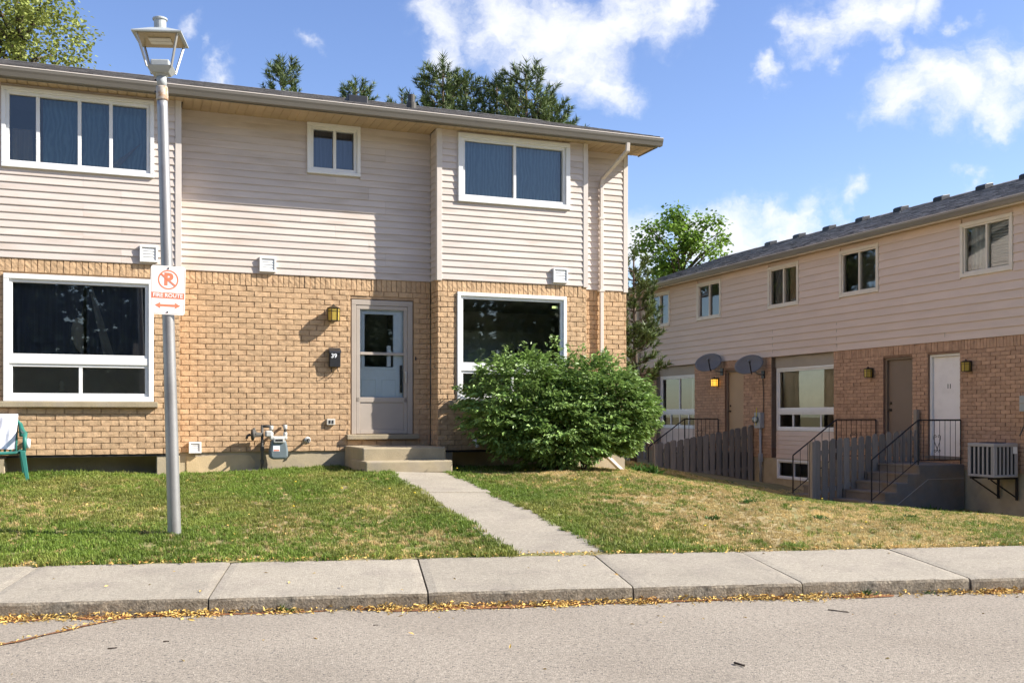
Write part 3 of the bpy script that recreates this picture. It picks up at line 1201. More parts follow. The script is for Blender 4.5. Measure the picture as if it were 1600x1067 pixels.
    it.box(XL + 0.1, XE - 0.15, 0.2, BACK - 0.1, 1.0, 1.1)
    it.box(XL + 0.1, XE - 0.15, 0.15, BACK - 0.1, 5.99, 6.04)
    it.box(-3.0, -2.9, 0.15, BACK - 0.1, 1.1, 5.99)
    it.box(0.75, 0.8, 0.15, BACK - 0.1, 1.1, 5.99)
    for (a, b) in ((XB0 + 0.15, XB1 - 0.15), (XC0 + 0.15, XC1 - 0.15)):
        it.box(a, b, -0.25, 0.199, 3.40, 3.52)
        it.box(a, b, -0.25, 0.199, 1.0, 1.1)
        it.box(a, b, -0.25, 0.149, 5.99, 6.04)
    it.box(XL + 0.1, XE - 0.15, 2.6, 2.7, 1.1, 5.99)
    it.build('room_partitions', 'inside', house)
    # eaves
    rf, sl = roof(house, XL - 0.25, 4.64, -0.715, 6.125, 4.5, 7.80, 9.7, 3)
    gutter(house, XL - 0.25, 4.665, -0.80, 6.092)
    MB().box(XL - 0.25, 4.62, -0.676, -0.655, 5.955, 6.088).build('fascia', 'gutter', house)
    MB().box(XL - 0.25, 4.62, -0.30, 0.02, 6.0, 6.04).build('soffit_backing', 'roofdark', house)
    # rake board and soffit return at the gable end
    mb = MB()
    mb.prism([(-0.655, 5.955), (0.0, 5.955), (0.0, 5.99), (4.5, 7.43), (9.6, 5.85), (9.6, 6.05), (4.5, 7.62), (-0.655, 6.105)], 4.60, 4.62)
    mb.build('rake_board', 'gutter', house)
    x = XL - 0.2
    while x < 4.59:
        w = min(0.128, 4.598 - x)
        y1 = 0.0
        cx = x + w / 2
        if XB0 - 0.02 < cx < XB1 + 0.02 or XC0 - 0.02 < cx < XC1 + 0.02:
            y1 = -0.385
        mb = MB()
        mb.prism([(x, 5.99), (x, 5.978), (x + 0.012, 5.978), (x + 0.016, 5.972), (x + w - 0.004, 5.972), (x + w - 0.004, 5.99)], -0.655, y1, axis='y')
        mb.build('soffit_panel', 'soffit', house)
        x += w
    # small things on the roof
    mb = MB()
    mb.box(-0.43, -0.10, 0.55, 0.9, 6.50, 6.66)
    mb.build('roof_vent', 'black', rf, bevel=0.015)
    mb = MB()
    mb.lathe([(0.085, 6.5), (0.085, 6.72), (0.06, 6.73), (0.06, 6.86), (0.052, 6.86)], (0.72, 0.85, 0), 14)
    mb.build('vent_pipe', 'pipe', rf, smooth=False)
    # downspout: elbow under the gutter, offset back to the wall, straight run, kick-out at the foot
    ds = MB()

    def spout(p, q, w=0.068, d=0.05):
        p, q = Vector(p), Vector(q)
        t = (q - p)
        L = t.length
        t.normalize()
        xax = Vector((1, 0, 0)) - t * t.x
        xax.normalize()
        yax = t.cross(xax)
        m = Matrix(((xax.x, yax.x, t.x, p.x), (xax.y, yax.y, t.y, p.y), (xax.z, yax.z, t.z, p.z), (0, 0, 0, 1)))
        ds.box(-w / 2, w / 2, -d / 2, d / 2, -0.012, L + 0.012, m)
    spout((4.02, -0.74, 5.97), (4.02, -0.72, 5.84))
    spout((4.02, -0.72, 5.84), (3.87, -0.09, 5.50))
    spout((3.87, -0.09, 5.50), (3.865, -0.055, 5.38))
    spout((3.865, -0.055, 5.38), (3.865, -0.055, 0.86))
    spout((3.865, -0.055, 0.86), (3.90, -0.12, 0.74))
    spout((3.90, -0.12, 0.74), (4.06, -0.62, 0.40), 0.07, 0.055)
    d = ds.build('downspout', 'trim', house, bevel=0.01)
    for z in (3.55, 1.9, 4.8):
        MB().box(3.815, 3.915, -0.088, -0.001, z, z + 0.03).build('strap', 'trim', d)
    # windows
    window(house, *W_UL, -0.4, [[0.215, 0.50, 0.72]], gm='glass_up')
    window(house, *W_LL, -0.395, [[], [0.502]], rail=2.175, gm='glass', proud=0.03, rw=0.07)
    window(house, *W_SM, 0.0, [[0.52]], gm='glass_up')
    window(house, *W_UR, -0.4, [[0.5]], gm='glass_up', rw=0.075)
    window(house, *W_LR, -0.395, [[], [0.5]], rail=2.175, gm='glass', proud=0.03, rw=0.06)
    # insect screens behind the sliding lower lights
    scr = mat('insect_screen', (0.42, 0.39, 0.35), 0.9, 0.06, 3)
    MB().box(-5.33, -3.55, -0.335, -0.332, 1.68, 2.12).build('insect_screen', scr, house)
    MB().box(1.20, 2.98, -0.335, -0.332, 1.72, 2.12).build('insect_screen', scr, house)
    # stone sills
    MB().box(-5.60, -3.405, -0.475, -0.30, 1.523, 1.603).build('window_sill', 'step', house, bevel=0.01)
    MB().box(0.98, 3.12, -0.475, -0.30, 1.57, 1.652).build('window_sill', 'step', house, bevel=0.01)
    # entrance
    MB().box(-0.578, 0.604, -0.07, 0.12, 1.030, 1.110).build('door_sill', 'step', house, bevel=0.01)
    fr = MB()
    for (a, b, c, dd) in ((-0.490, 0.512, 3.165, 3.250), (-0.490, -0.418, 1.114, 3.165), (0.425, 0.512, 1.114, 3.165)):
        fr.box(a, b, 0.02, 0.13, c, dd)
    dr = fr.build('door_frame', 'storm', house, bevel=0.006)
    sd = MB()
    for (a, b, c, dd) in ((-0.414, 0.421, 3.10, 3.16), (-0.414, 0.421, 1.62, 1.70), (-0.414, -0.352, 1.12, 3.10), (0.365, 0.421, 1.12, 3.10),
                          (-0.352, 0.365, 1.12, 1.19), (-0.352, 0.365, 2.375, 2.42)):
        sd.box(a, b, 0.028, 0.062, c, dd)
    sd.box(-0.352, 0.365, 0.040, 0.055, 1.19, 1.62)
    s = sd.build('storm_door', 'storm', house, bevel=0.005)
    for (c, dd, yy) in ((2.42, 3.10, 0.048), (1.70, 2.375, 0.043)):
        MB().add([(-0.352, yy, c), (0.365, yy, c), (0.365, yy, dd), (-0.352, yy, dd)], [(0, 1, 2, 3)]).build('pane', 'glass_low', s)
    hd = MB()
    hd.box(0.385, 0.405, 0.008, 0.028, 1.93, 2.12)
    hd.box(0.388, 0.402, -0.012, 0.008, 1.95, 2.10)
    hd.build('handle', 'meterlt', s, bevel=0.004)
    dm = MB()
    panels_with_holes(dm, -0.44, 0.45, 1.12, 3.16, [(-0.265, 0.205, 2.19, 3.03)], 0.098, 0.135)
    door = dm.build('door', 'doorwhite', house)
    tr = MB()
    for (a, b, c, dd) in ((-0.31, 0.25, 3.03, 3.075), (-0.31, 0.25, 2.145, 2.19), (-0.31, -0.265, 2.19, 3.03), (0.205, 0.25, 2.19, 3.03)):
        tr.box(a, b, 0.084, 0.0979, c, dd)
    for (a, b) in ((-0.31, -0.07), (0.02, 0.26)):
        for (p, q, c, dd) in ((a, b, 1.98, 2.0), (a, b, 1.62, 1.64), (a, a + 0.02, 1.64, 1.98), (b - 0.02, b, 1.64, 1.98)):
            tr.box(p, q, 0.088, 0.0979, c, dd)
    tr.build('door_moulding', 'doorwhite', door, bevel=0.004)
    MB().add([(-0.265, 0.115, 2.19), (0.205, 0.115, 2.19), (0.205, 0.115, 3.03), (-0.265, 0.115, 3.03)], [(0, 1, 2, 3)]).build('door_pane', 'glass_low', door)
    MB().box(0.10, 0.165, 0.092, 0.096, 2.20, 2.53).build('paper_strip', 'paper', door)
    hs = MB()
    hs.box(0.315, 0.355, 0.07, 0.0979, 1.78, 2.22)
    hs.tube([(0.335, 0.07, 1.98), (0.335, 0.062, 1.93), (0.335, 0.062, 1.87), (0.335, 0.07, 1.82)], 0.012, 6)
    hs.lathe([(0.022, 0), (0.022, 0.012)], (0.335, 0.07, 2.16), 10, Matrix.Rotation(R(90), 4, 'X'))
    hs.build('lockset', 'black', door)
    MB().box(0.545, 0.565, -0.012, 0.006, 2.30, 2.36).build('doorbell', 'black', house, bevel=0.003)


near_house()
HF = house.matrix_world.copy()


def vent_hood(x, y, z0, z1, w, label, frame=HF):
    v = empty('exhaust_vent')
    v.matrix_world = frame @ Matrix.Translation((x, y, (z0 + z1) / 2))
    h = (z1 - z0) / 2
    b = MB()
    b.box(-w / 2, w / 2, -0.045, 0.0, -h, -h + 0.03)
    b.box(-w / 2, w / 2, -0.045, 0.0, h - 0.03, h)
    b.box(-w / 2, -w / 2 + 0.03, -0.045, 0, -h + 0.03, h - 0.03)
    b.box(w / 2 - 0.03, w / 2, -0.045, 0, -h + 0.03, h - 0.03)
    b.box(-w / 2 + 0.03, w / 2 - 0.03, -0.008, 0, -h + 0.03, h - 0.03)
    b.build('hood', 'white', v, bevel=0.006)
    n = 4
    for i in range(n):
        z = -h + 0.035 + i * (2 * h - 0.07) / n
        hh = (2 * h - 0.07) / n
        MB().prism([(-0.036, z), (-0.022, z), (-0.020, z + hh), (-0.028, z + hh)], -w / 2 + 0.031, w / 2 - 0.031).build('louvre', 'white', v)
    tag(v, label, 'vent', 'white exhaust vents on the near house')


vent_hood(-3.53, -0.412, 3.607, 3.845, 0.245, 'white louvred vent above the big window beside the lamp post')
vent_hood(-1.80, -0.012, 3.607, 3.835, 0.25, 'white louvred vent on the siding between lamp post and front door')
vent_hood(2.92, -0.412, 3.612, 3.855, 0.265, 'white louvred vent on the siding above the big shrub')
vent_hood(-2.866, -0.005, 0.845, 1.015, 0.18, 'small white louvred vent low on the brick beside the lamp post')


def wall_lamp(frame, x, y, z, label, lit=False, sc_=1.0):
    v = empty('wall_lamp')
    v.matrix_world = frame @ Matrix.Translation((x, y, z)) @ Matrix.Scale(sc_, 4)
    b = MB()
    b.box(-0.05, 0.05, -0.02, 0, -0.10, 0.12)
    b.box(-0.02, 0.02, -0.06, -0.02, 0.10, 0.125)
    b.build('back_plate', 'bronze', v, bevel=0.004)
    c = Vector((0, -0.115, 0))
    cap = MB()
    cap.lathe([(0.098, 0.085), (0.102, 0.095), (0.05, 0.118), (0.02, 0.13), (0.014, 0.15), (0.004, 0.155)], c, 6)
    cap.lathe([(0.075, -0.105), (0.085, -0.098), (0.085, -0.088), (0.06, -0.086)], c, 6)
    cap.build('cap', 'bronze', v)
    bars = MB()
    for k in range(6):
        a = 2 * math.pi * k / 6
        bars.tube([(c.x + 0.086 * math.cos(a), c.y + 0.086 * math.sin(a), -0.09), (c.x + 0.092 * math.cos(a), c.y + 0.092 * math.sin(a), 0.088)], 0.006, 5)
    for zz in (0.045,):
        for k in range(6):
            a, a2 = 2 * math.pi * k / 6, 2 * math.pi * (k + 1) / 6
            bars.tube([(c.x + 0.09 * math.cos(a), c.y + 0.09 * math.sin(a), zz), (c.x + 0.09 * math.cos(a2), c.y + 0.09 * math.sin(a2), zz)], 0.004, 4)
    bars.build('cage', 'bronze', v)
    MB().lathe([(0.083, -0.088), (0.088, 0.086)], c, 6).build('glass', 'amberlit' if lit else 'amber', v)
    tag(v, label, 'wall lamp', 'lantern wall lamps')


wall_lamp(HF, -0.80, 0.0, 2.985, 'bronze wall lantern with amber panes on sunlit brick above the black letter box', sc_=1.05)


def mailbox():
    v = empty('letter_box')
    v.matrix_world = HF @ Matrix.Translation((-0.772, -0.004, 2.32))
    b = MB()
    b.prism([(0, -0.15), (-0.085, -0.15), (-0.095, 0.09), (-0.02, 0.145), (0, 0.145)], -0.085, 0.085)
    b.build('box', 'black', v, bevel=0.006)
    l = MB()
    l.prism([(-0.012, 0.152), (-0.103, 0.098), (-0.108, 0.065), (-0.100, 0.065), (-0.095, 0.092), (-0.012, 0.142)], -0.092, 0.092)
    l.build('lid', 'black', v)
    k = MB()
    for x in (-0.05, 0.05):
        k.tube([(x, -0.02, -0.15), (x, -0.025, -0.2), (x, -0.06, -0.225), (x, -0.085, -0.205)], 0.006, 6)
    k.build('paper_hook', 'black', v)
    n = obj('number', text_mesh('39', 0.095, 0.002), 'paper', v)
    n.location = (-0.02, -0.1005, 0.02)
    n.rotation_euler = (R(92), 0, 0)
    tag(v, 'black wall letter box with white number beside the front door', 'mailbox')


mailbox()


def outlet():
    v = empty('wall_outlet')
    v.matrix_world = HF @ Matrix.Translation((-0.826, -0.004, 1.31))
    MB().box(-0.066, 0.066, -0.035, 0, -0.048, 0.048).build('plate', 'blind', v, bevel=0.006)
    MB().box(-0.035, -0.008, -0.04, -0.0351, -0.025, 0.025).build('socket', 'black', v)
    MB().box(0.012, 0.038, -0.04, -0.0351, -0.025, 0.025).build('socket', 'black', v)
    tag(v, 'small cream outdoor outlet box on the brick left of the front door', 'outlet')


outlet()


def gas_meter():
    v = empty('gas_meter')
    v.matrix_world = HF @ Matrix.Translation((-1.66, 0.0, 0.52))
    # coordinates: x along wall, y negative = out from the wall
    body = MB()
    prof = [(-0.135, 0.265), (-0.14, 0.35), (-0.12, 0.46), (-0.105, 0.52), (0.105, 0.52), (0.12, 0.46), (0.14, 0.35), (0.135, 0.265), (0.10, 0.225), (-0.10, 0.225)]
    body.prism(prof, -0.26, -0.08, axis='y')
    b = body.build('meter_body', 'meter', v, bevel=0.03)
    MB().box(-0.085, 0.075, -0.285, -0.258, 0.475, 0.555).build('index_box', 'meterlt', b, bevel=0.012)
    MB().box(-0.06, 0.05, -0.288, -0.2851, 0.50, 0.53).build('dial', 'black', b)
    MB().box(-0.09, 0.01, -0.2635, -0.2605, 0.345, 0.43).build('label_plate', 'paper', b)
    MB().box(-0.08, 0.0, -0.2655, -0.2637, 0.352, 0.372).build('label_stripe', 'signred', b)
    top = MB()
    top.box(-0.13, 0.13, -0.23, -0.10, 0.52, 0.575)
    top.build('meter_top', 'meterlt', v, bevel=0.015)
    p = MB()
    p.tube([(-0.105, -0.165, 0.56), (-0.105, -0.165, 0.70)], 0.022, 10)
    p.tube([(0.105, -0.165, 0.56), (0.105, -0.165, 0.71), (0.105, -0.15, 0.735), (0.105, -0.02, 0.735)], 0.022, 10)
    p.tube([(-0.105, -0.165, 0.70), (-0.13, -0.165, 0.725), (-0.24, -0.165, 0.725)], 0.022, 10)
    p.tube([(-0.24, -0.165, 0.745), (-0.24, -0.165, 0.0)], 0.021, 10)
    p.build('pipe', 'pipe', v, smooth=True)
    el = MB()
    for (x, z) in ((-0.105, 0.70), (0.105, 0.71), (-0.105, 0.60), (0.105, 0.60)):
        el.lathe([(0.028, z - 0.03), (0.032, z - 0.02), (0.032, z + 0.03), (0.026, z + 0.036)], (x, -0.165, 0), 10)
    el.build('union_fitting', 'meterlt', v, smooth=True)
    rg = MB()
    m = Matrix.Rotation(R(90), 4, 'Y')
    rg.lathe([(0.03, -0.08), (0.085, -0.07), (0.09, -0.05), (0.085, -0.035), (0.04, -0.02), (0.03, 0.09)], (-0.33, -0.175, 0.60), 16, m)
    rg.lathe([(0.045, 0.0), (0.05, 0.02), (0.02, 0.07), (0.02, 0.10)], (-0.36, -0.175, 0.60), 12)
    rg.tube([(-0.42, -0.175, 0.60), (-0.46, -0.185, 0.585), (-0.475, -0.19, 0.54)], 0.02, 8)
    rg.build('regulator', 'pipe', v, smooth=True)
    r2 = MB()
    r2.box(-0.20, -0.10, -0.24, -0.12, 0.565, 0.66)
    r2.build('valve', 'meterlt', v, bevel=0.02)
    lv = MB()
    lv.lathe([(0.028, 0.36), (0.03, 0.42)], (-0.24, -0.165, 0), 8)
    lv.lathe([(0.027, 0.16), (0.029, 0.22)], (-0.24, -0.165, 0), 8)
    lv.box(-0.252, -0.228, -0.25, -0.165, 0.50, 0.515)
    lv.build('coupling', 'pipe', v)
    MB().box(-0.27, -0.16, -0.22, -0.12, -0.02, 0.05).build('footing_block', 'meterlt', v, bevel=0.01)
    MB().box(-0.47, -0.30, -0.21, -0.06, -0.02, 0.075).build('regulator_foot', 'pipe', v, bevel=0.03)
    tag(v, 'grey-blue gas meter with regulator and pipes low on the brick wall', 'gas meter')


gas_meter()


def hose_bib():
    v = empty('wall_tap')
    v.matrix_world = HF @ Matrix.Translation((-1.19, 0, 1.03))
    m = Matrix.Rotation(R(90), 4, 'X')
    MB().lathe([(0.05, 0.0), (0.052, 0.012), (0.035, 0.018), (0.02, 0.02), (0.018, 0.09)], (0, 0, 0), 14, m).build('flange', 'meterlt', v, smooth=True)
    MB().tube([(0, -0.07, 0), (0, -0.11, -0.01), (0, -0.125, -0.045)], 0.016, 8).build('spout', 'pipe', v)
    MB().lathe([(0.028, 0.10), (0.030, 0.112), (0.012, 0.12)], (0, 0, 0.0), 8, m).build('handwheel', 'pipe', v)
    tag(v, 'small outdoor tap on a round flange right of the gas meter', 'tap')


hose_bib()


def elbow(x, z, s, label):
    v = MB().tube([(x, -0.39, z), (x, -0.45, z + 0.004), (x + s * 0.02, -0.475, z - 0.01), (x + s * 0.03, -0.48, z - 0.10)], 0.032, 12).build('drain_elbow', 'white', None, smooth=True)
    v.matrix_world = HF
    tag(v, label, 'pipe', 'white drain elbows')


elbow(-5.10, 1.06, 0, 'white drain elbow on the brick behind the green chair')
elbow(1.42, 1.0, 1, 'white drain elbow on shaded brick between steps and shrub')


def steps():
    v = empty('front_steps')
    v.matrix_world = HF
    def ub(x0, x1, n0, n1, z0, z1, nm):
        MB().box(x0, x1, -n1, -n0, z0, z1).build(nm, 'step', v, bevel=0.022)
    ub(-0.605, 0.665, 0.002, 1.28, 0.60, 0.936, 'landing')
    ub(-0.635, 0.672, 0.62, 1.60, 0.568, 0.750, 'step')
    MB().box(-0.45, 0.50, -1.30, -0.1, 0.30, 0.567).build('base', 'dark', v)  # near-black block added to paint the shade in the gap under the treads
    tag(v, 'precast concrete front steps with two treads below the front door', 'steps')


steps()


# ------------------------------------------------------------------ things in the near windows
def thing_mesh(mb, name, m, label, cat, frame=HF, group=None, smooth=False):
    o = mb.build(name, m, None, smooth=smooth)
    o.matrix_world = frame
    tag(o, label, cat, group)
    return o


def curtain(x0, x1, z0, z1, y, m, label, amp=0.02, waves=8, name='curtain', cat='curtain', frame=HF, fn=None):
    mb = MB()

    def f(u, v):
        x = x0 + (x1 - x0) * u
        z = z0 + (z1 - z0) * v
        return (x, y + amp * (0.6 + 0.4 * (1 - v)) * math.sin(u * waves * 6.283 + 1.3 * math.sin(u * 5)), z)
    mb.grid(fn or f, waves * 8, 6)
    return thing_mesh(mb, name, m, label, cat, frame, smooth=True)


curtain(-5.33, -4.40, 2.22, 3.32, -0.22, 'navy', 'dark navy curtain hanging in the big ground floor window beside the green chair', 0.025, 6)
curtain(-4.36, -3.53, 2.22, 3.32, -0.22, 'navy', 'dark navy curtain in the big ground floor window, half nearest the lamp post', 0.025, 6)


def flap(u, v):
    z = 2.24 + 0.80 * v
    wd = 0.16 * math.sin(min(1, v * 1.15) * math.pi) ** 0.8 + 0.005
    return (-4.40 - wd * (1 - u), -0.275 - 0.03 * u * (1 - u) * 4, z - 0.10 * (1 - u) * (v > 0.7))


curtain(0, 0, 0, 0, 0, 'sheer', 'pale folded-back corner of cloth between the dark curtains', waves=1, fn=flap)


def sheer2(u, v):
    z = 2.22 + 1.02 * v
    x = -4.33 + 0.20 * (1 - v) + (0.05 + 0.10 * (1 - v)) * u
    return (x, -0.262 + 0.012 * math.sin(u * 9), z)


curtain(0, 0, 0, 0, 0, mat('sheer_dim', (0.36, 0.38, 0.42), 0.9, 0.2, 4), 'grey sheer strip slanting beside the folded-back cloth', waves=1, fn=sheer2)
fg = MB()
fg.lathe([(0.028, 0), (0.045, 0.02), (0.048, 0.05), (0.03, 0.075), (0.045, 0.095), (0.05, 0.125), (0.035, 0.155), (0.01, 0.165)], (-4.68, -0.3485, 1.735), 14, Matrix.Diagonal((0.75, 0.22, 1, 1)))
thing_mesh(fg, 'figurine', 'blind', 'small pale round figurine standing inside the lower sliding window', 'figurine', smooth=True)
MB_ = MB().box(-4.90, -4.60, -0.360, -0.338, 1.722, 1.736)
thing_mesh(MB_, 'book', 'paleblue', 'pale flat book lying under the window figurine', 'book')
curtain(-5.32, -5.05, 4.88, 5.40, -0.24, 'beigecurtain', 'beige curtain tail in the upper window above the green chair', 0.02, 3)
curtain(-4.93, -3.55, 4.86, 5.86, -0.18, 'blueblind', 'blue-grey cloth hung inside the upper window beside the lamp post', 0.008, 4)


def swag(u, v):
    return (-4.12 + 0.5 * u * (0.25 + 0.75 * v), -0.262 + 0.015 * math.sin(u * 14), 4.89 + 0.42 * u * v + 0.04 * v)


curtain(0, 0, 0, 0, 0, mat('swag_cloth', (0.20, 0.21, 0.21), 0.9, 0.2, 5), 'pale gathered cloth at the foot of the upper window by the lamp post', waves=1, fn=swag)
curtain(1.22, 3.01, 4.90, 5.90, -0.24, 'blueblind', 'streaked blue-grey blind filling the upper window over the shrub', 0.003, 3)
curtain(-1.10, -0.45, 5.24, 5.93, 0.2, 'navy', 'dark curtain in the small upper window', 0.01, 3)


def kitchen():
    v = empty('kitchen_cabinet')
    v.matrix_world = HF
    cm = mat('cabinet_green_grey', (0.70, 0.73, 0.66), 0.6, 0.04, 2)
    for i in range(4):
        x = 0.95 + i * 0.62
        MB().box(x, x + 0.612, 1.50, 1.54, 1.3, 2.92).build('cabinet_door', cm, v, bevel=0.004)
        xh = x + (0.55 if i % 2 == 0 else 0.06)
        MB().box(xh - 0.012, xh + 0.012, 1.465, 1.4995, 2.30, 2.62).build('handle', 'black', v)
    MB().box(0.92, 3.46, 1.545, 1.9, 1.3, 2.95).build('carcass', cm, v)
    tag(v, 'grey-green kitchen cabinets seen through the big window behind the shrub', 'cabinet')


kitchen()
thing_mesh(MB().box(2.80, 2.90, -0.368, -0.366, 3.19, 3.23), 'window_sticker', 'sticker', 'small green sticker in the top corner of the window behind the shrub', 'sticker')

# ================================================================== row at right angles
row = empty('brown_brick_row', (RO[0], RO[1], 0), AH - R(90))
tag(row, 'shaded brown brick townhouse row with beige siding standing at right angles behind the fences', 'townhouse')
bpy.context.view_layer.update()
RF = row.matrix_world.copy()
RX0, RX1 = -14.5, 3.3
RZB, RZS, RZT = 0.30, 2.96, 5.43
RC = 30
RD_BROWN = (-1.86, -0.96, 0.56, 2.705)
RD_WHITE = (-0.50, 0.39, 0.56, 2.705)
RD_TAN = (-8.32, -7.40, 0.56, 2.69)
INF = ((-12.30, -9.96), (-6.10, -3.58))
RW_UP = [(-12.683, -11.378), (-9.779, -8.474), (-6.214, -4.902), (-3.326, -1.982), (0.434, 1.751)]


def far_row():
    I = Matrix()
    d0, d1 = 0.015, 0.2
    segs = []
    for (x0, x1, holes, ph) in ((-3.58, RX1, [RD_BROWN, RD_WHITE], 0.0), (-9.96, -6.10, [RD_TAN], 0.04), (RX0, -12.30, [], 0.0)):
        mb = MB()
        panels_with_holes(mb, x0, x1 - (d0 if x1 == RX1 else 0), RZB, RZS, holes, d0, d1)
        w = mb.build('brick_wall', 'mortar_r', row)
        segs.append((w, lay(x0, x1, RZB, RC, holes, ph, RZS), I, True))
    w = MB().box(RX1 - d1, RX1 - d0, d1, 8, RZB, RZS).build('brick_wall', 'mortar_r', row)
    segs.append((w, lay(0.02, 8.0, RZB, RC, [], 0.0, RZS), turn(RX1, 0, 90), False))
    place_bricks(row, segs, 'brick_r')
    # upper siding
    ups = [(a, b, 4.225, 5.33) for (a, b) in RW_UP]
    mb = MB()
    panels_with_holes(mb, RX0, RX1 - 0.02, RZS, 5.5, ups, 0.02, 0.14)
    mb.box(RX1 - 0.14, RX1 - 0.02, 0.14, 8, RZS, 5.5)
    mb.prism([(0, 5.5), (8, 5.5), (4, 6.88)], RX1 - 0.14, RX1 - 0.02)
    mb.box(RX0, RX1 - 0.02, 7.9, 8, -0.6, 5.5)
    mb.box(RX0, RX0 + 0.1, 0.14, 7.9, -0.6, 5.5)
    mb.prism([(0, 5.5), (8, 5.5), (4, 6.88)], RX0, RX0 + 0.1)
    sw = mb.build('siding_wall', 'siding_r', row)
    siding(sw, RX0, RX1 - 0.06, RZS, RZT, ups, 0, 'siding_r', step=0.177, joints=(-5.0, -1.2, -8.9, -3.4))
    jb = MB()
    siding(sw, 0.03, 8.0, RZS, 5.5, [], 0, 'siding_r', step=0.177, mtx=turn(RX1, 0, 90), joined=jb)
    jb.build('gable_siding', 'siding_r', sw)['kind'] = 'stuff'
    MB().box(RX1 - 0.07, RX1 + 0.018, -0.02, 0.012, RZS - 0.02, RZT).build('corner_post', 'siding_r', sw)
    # metal strip joints seen as dark upright lines
    for x, z0, z1 in ((-6.02, 2.97, 3.75), (-3.45, 2.97, 3.65), (0.0, 3.0, 3.2)):
        MB().box(x - 0.006, x + 0.006, -0.0155, -0.012, z0, z1).build('joint_strip', 'panel', sw)
    # window infills
    for (a, b) in INF:
        m2 = MB()
        panels_with_holes(m2, a, b, RZB, RZS, [(a + 0.03, b - 0.03, 1.02, 2.665)], 0.165, 0.25)
        for x in (a - 0.012, b):
            m2.box(x, x + 0.012, 0.012, 0.25, RZB, RZS)
        inf = m2.build('infill_wall', 'panel', row)
        siding(inf, a + 0.013, b - 0.013, RZB, 1.0, [], 0.152, 'siding_r', step=0.115)
        hd = MB()

        def bow(u, v):
            return (a + 0.014 + (b - a - 0.028) * u, 0.125 + 0.02 * math.sin(u * 9) * v, 2.67 + (RZS - 0.012 - 2.67 - 0.03 * math.sin(u * 7) ** 2) * v)
        hd.grid(bow, 16, 3)
        hd.build('header_panel', 'panel', inf)
        window(row, a + 0.03, b - 0.03, 1.02, 2.665, 0.16, [[0.5] if a < -9 else [], [0.25, 0.5, 0.75] if a < -9 else [0.26, 0.74]], rail=1.53, gm='glass', proud=0.02, rw=0.06)
    # upper windows
    for i, (a, b) in enumerate(RW_UP):
        window(row, a, b, 4.225, 5.33, 0.0, [[0.5]], m='cream_frame', gm='glass', rw=0.075, sw=0.035)
    # foundation
    ft = MB()
    holes = [(-5.87, -4.52, -0.23, 0.275)]
    panels_with_holes(ft, RX0, RX1 - 0.03, -0.9, RZB - 0.002, holes, 0.035, 0.2)
    ft.box(RX1 - 0.2, RX1 - 0.03, 0.2, 8, -0.9, RZB - 0.002)
    ft.build('foundation', 'concrete', row)
    window(row, -5.87, -4.52, -0.23, 0.275, 0.03, [[0.5]], gm='glass', proud=0.02, rw=0.05, sw=0.03)
    # doors
    def rdoor(h, m, fm, nm_knob=True, numb=None):
        a, b, c, d = h
        f = MB()
        f.box(a, a + 0.05, 0.06, 0.2, c, d)
        f.box(b - 0.05, b, 0.06, 0.2, c, d)
        f.box(a + 0.05, b - 0.05, 0.06, 0.2, d - 0.05, d)
        f.build('door_frame', fm, row, bevel=0.004)
        MB().box(a - 0.05, b + 0.05, -0.03, 0.2, c - 0.06, c - 0.002).build('door_sill', 'stairgrey', row, bevel=0.006)
        dd = MB().box(a + 0.052, b - 0.052, 0.12, 0.16, c, d - 0.052).build('door', m, row, bevel=0.003)
        if nm_knob:
            mk = Matrix.Rotation(R(90), 4, 'X')
            for z in (c + 0.98, c + 1.13):
                MB().lathe([(0.03, 0), (0.03, 0.008), (0.014, 0.012), (0.014, 0.04), (0.028, 0.05), (0.03, 0.065), (0.02, 0.075)] if z < c + 1.05 else [(0.03, 0), (0.03, 0.02), (0.012, 0.024)],
                           (a + 0.12, 0.12, z), 12, mk).build('knob', 'bronze', dd, smooth=True)
        if numb:
            n = obj('number', text_mesh(numb, 0.13, 0.004), 'black', dd)
            n.location = ((a + b) / 2 + 0.04, 0.1185, c + 1.46)
            n.rotation_euler = (R(90), 0, 0)
    rdoor(RD_BROWN, 'brown', 'brown')
    rdoor(RD_WHITE, 'whitedoor', 'white', False, '11')
    rdoor(RD_TAN, 'tandoor', 'brown')
    # dark rooms
    it = MB()
    it.box(RX0 + 0.1, RX1 - 0.2, 0.28, 7.9, 2.8, 2.9)
    it.box(RX0 + 0.1, RX1 - 0.2, 0.2, 7.9, 0.40, 0.5)
    it.box(RX0 + 0.1, RX1 - 0.2, 0.15, 7.9, 5.40, 5.45)
    it.box(RX0 + 0.1, RX1 - 0.2, 2.5, 2.6, -0.6, 5.4)
    for x in (-10.6, -7.0, -3.5, -0.7):
        it.box(x, x + 0.08, 0.3, 2.5, -0.6, 5.4)
    it.build('room_partitions', 'inside', row)
    # eaves and roof
    rf, sl = roof(row, RX0 - 0.3, RX1 + 0.3, -0.335, 5.585, 4.0, 7.05, 8.35, 11, 'shingle_r')
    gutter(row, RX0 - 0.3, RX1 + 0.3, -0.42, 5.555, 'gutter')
    MB().box(RX0 - 0.3, RX1 + 0.28, -0.294, -0.275, 5.405, 5.55).build('fascia', 'trim', row)
    x = RX0 - 0.28
    while x < RX1 + 0.25:
        MB().box(x, x + 0.30, -0.274, -0.0, 5.43, 5.44).build('soffit_panel', 'soffit', row)
        x += 0.304
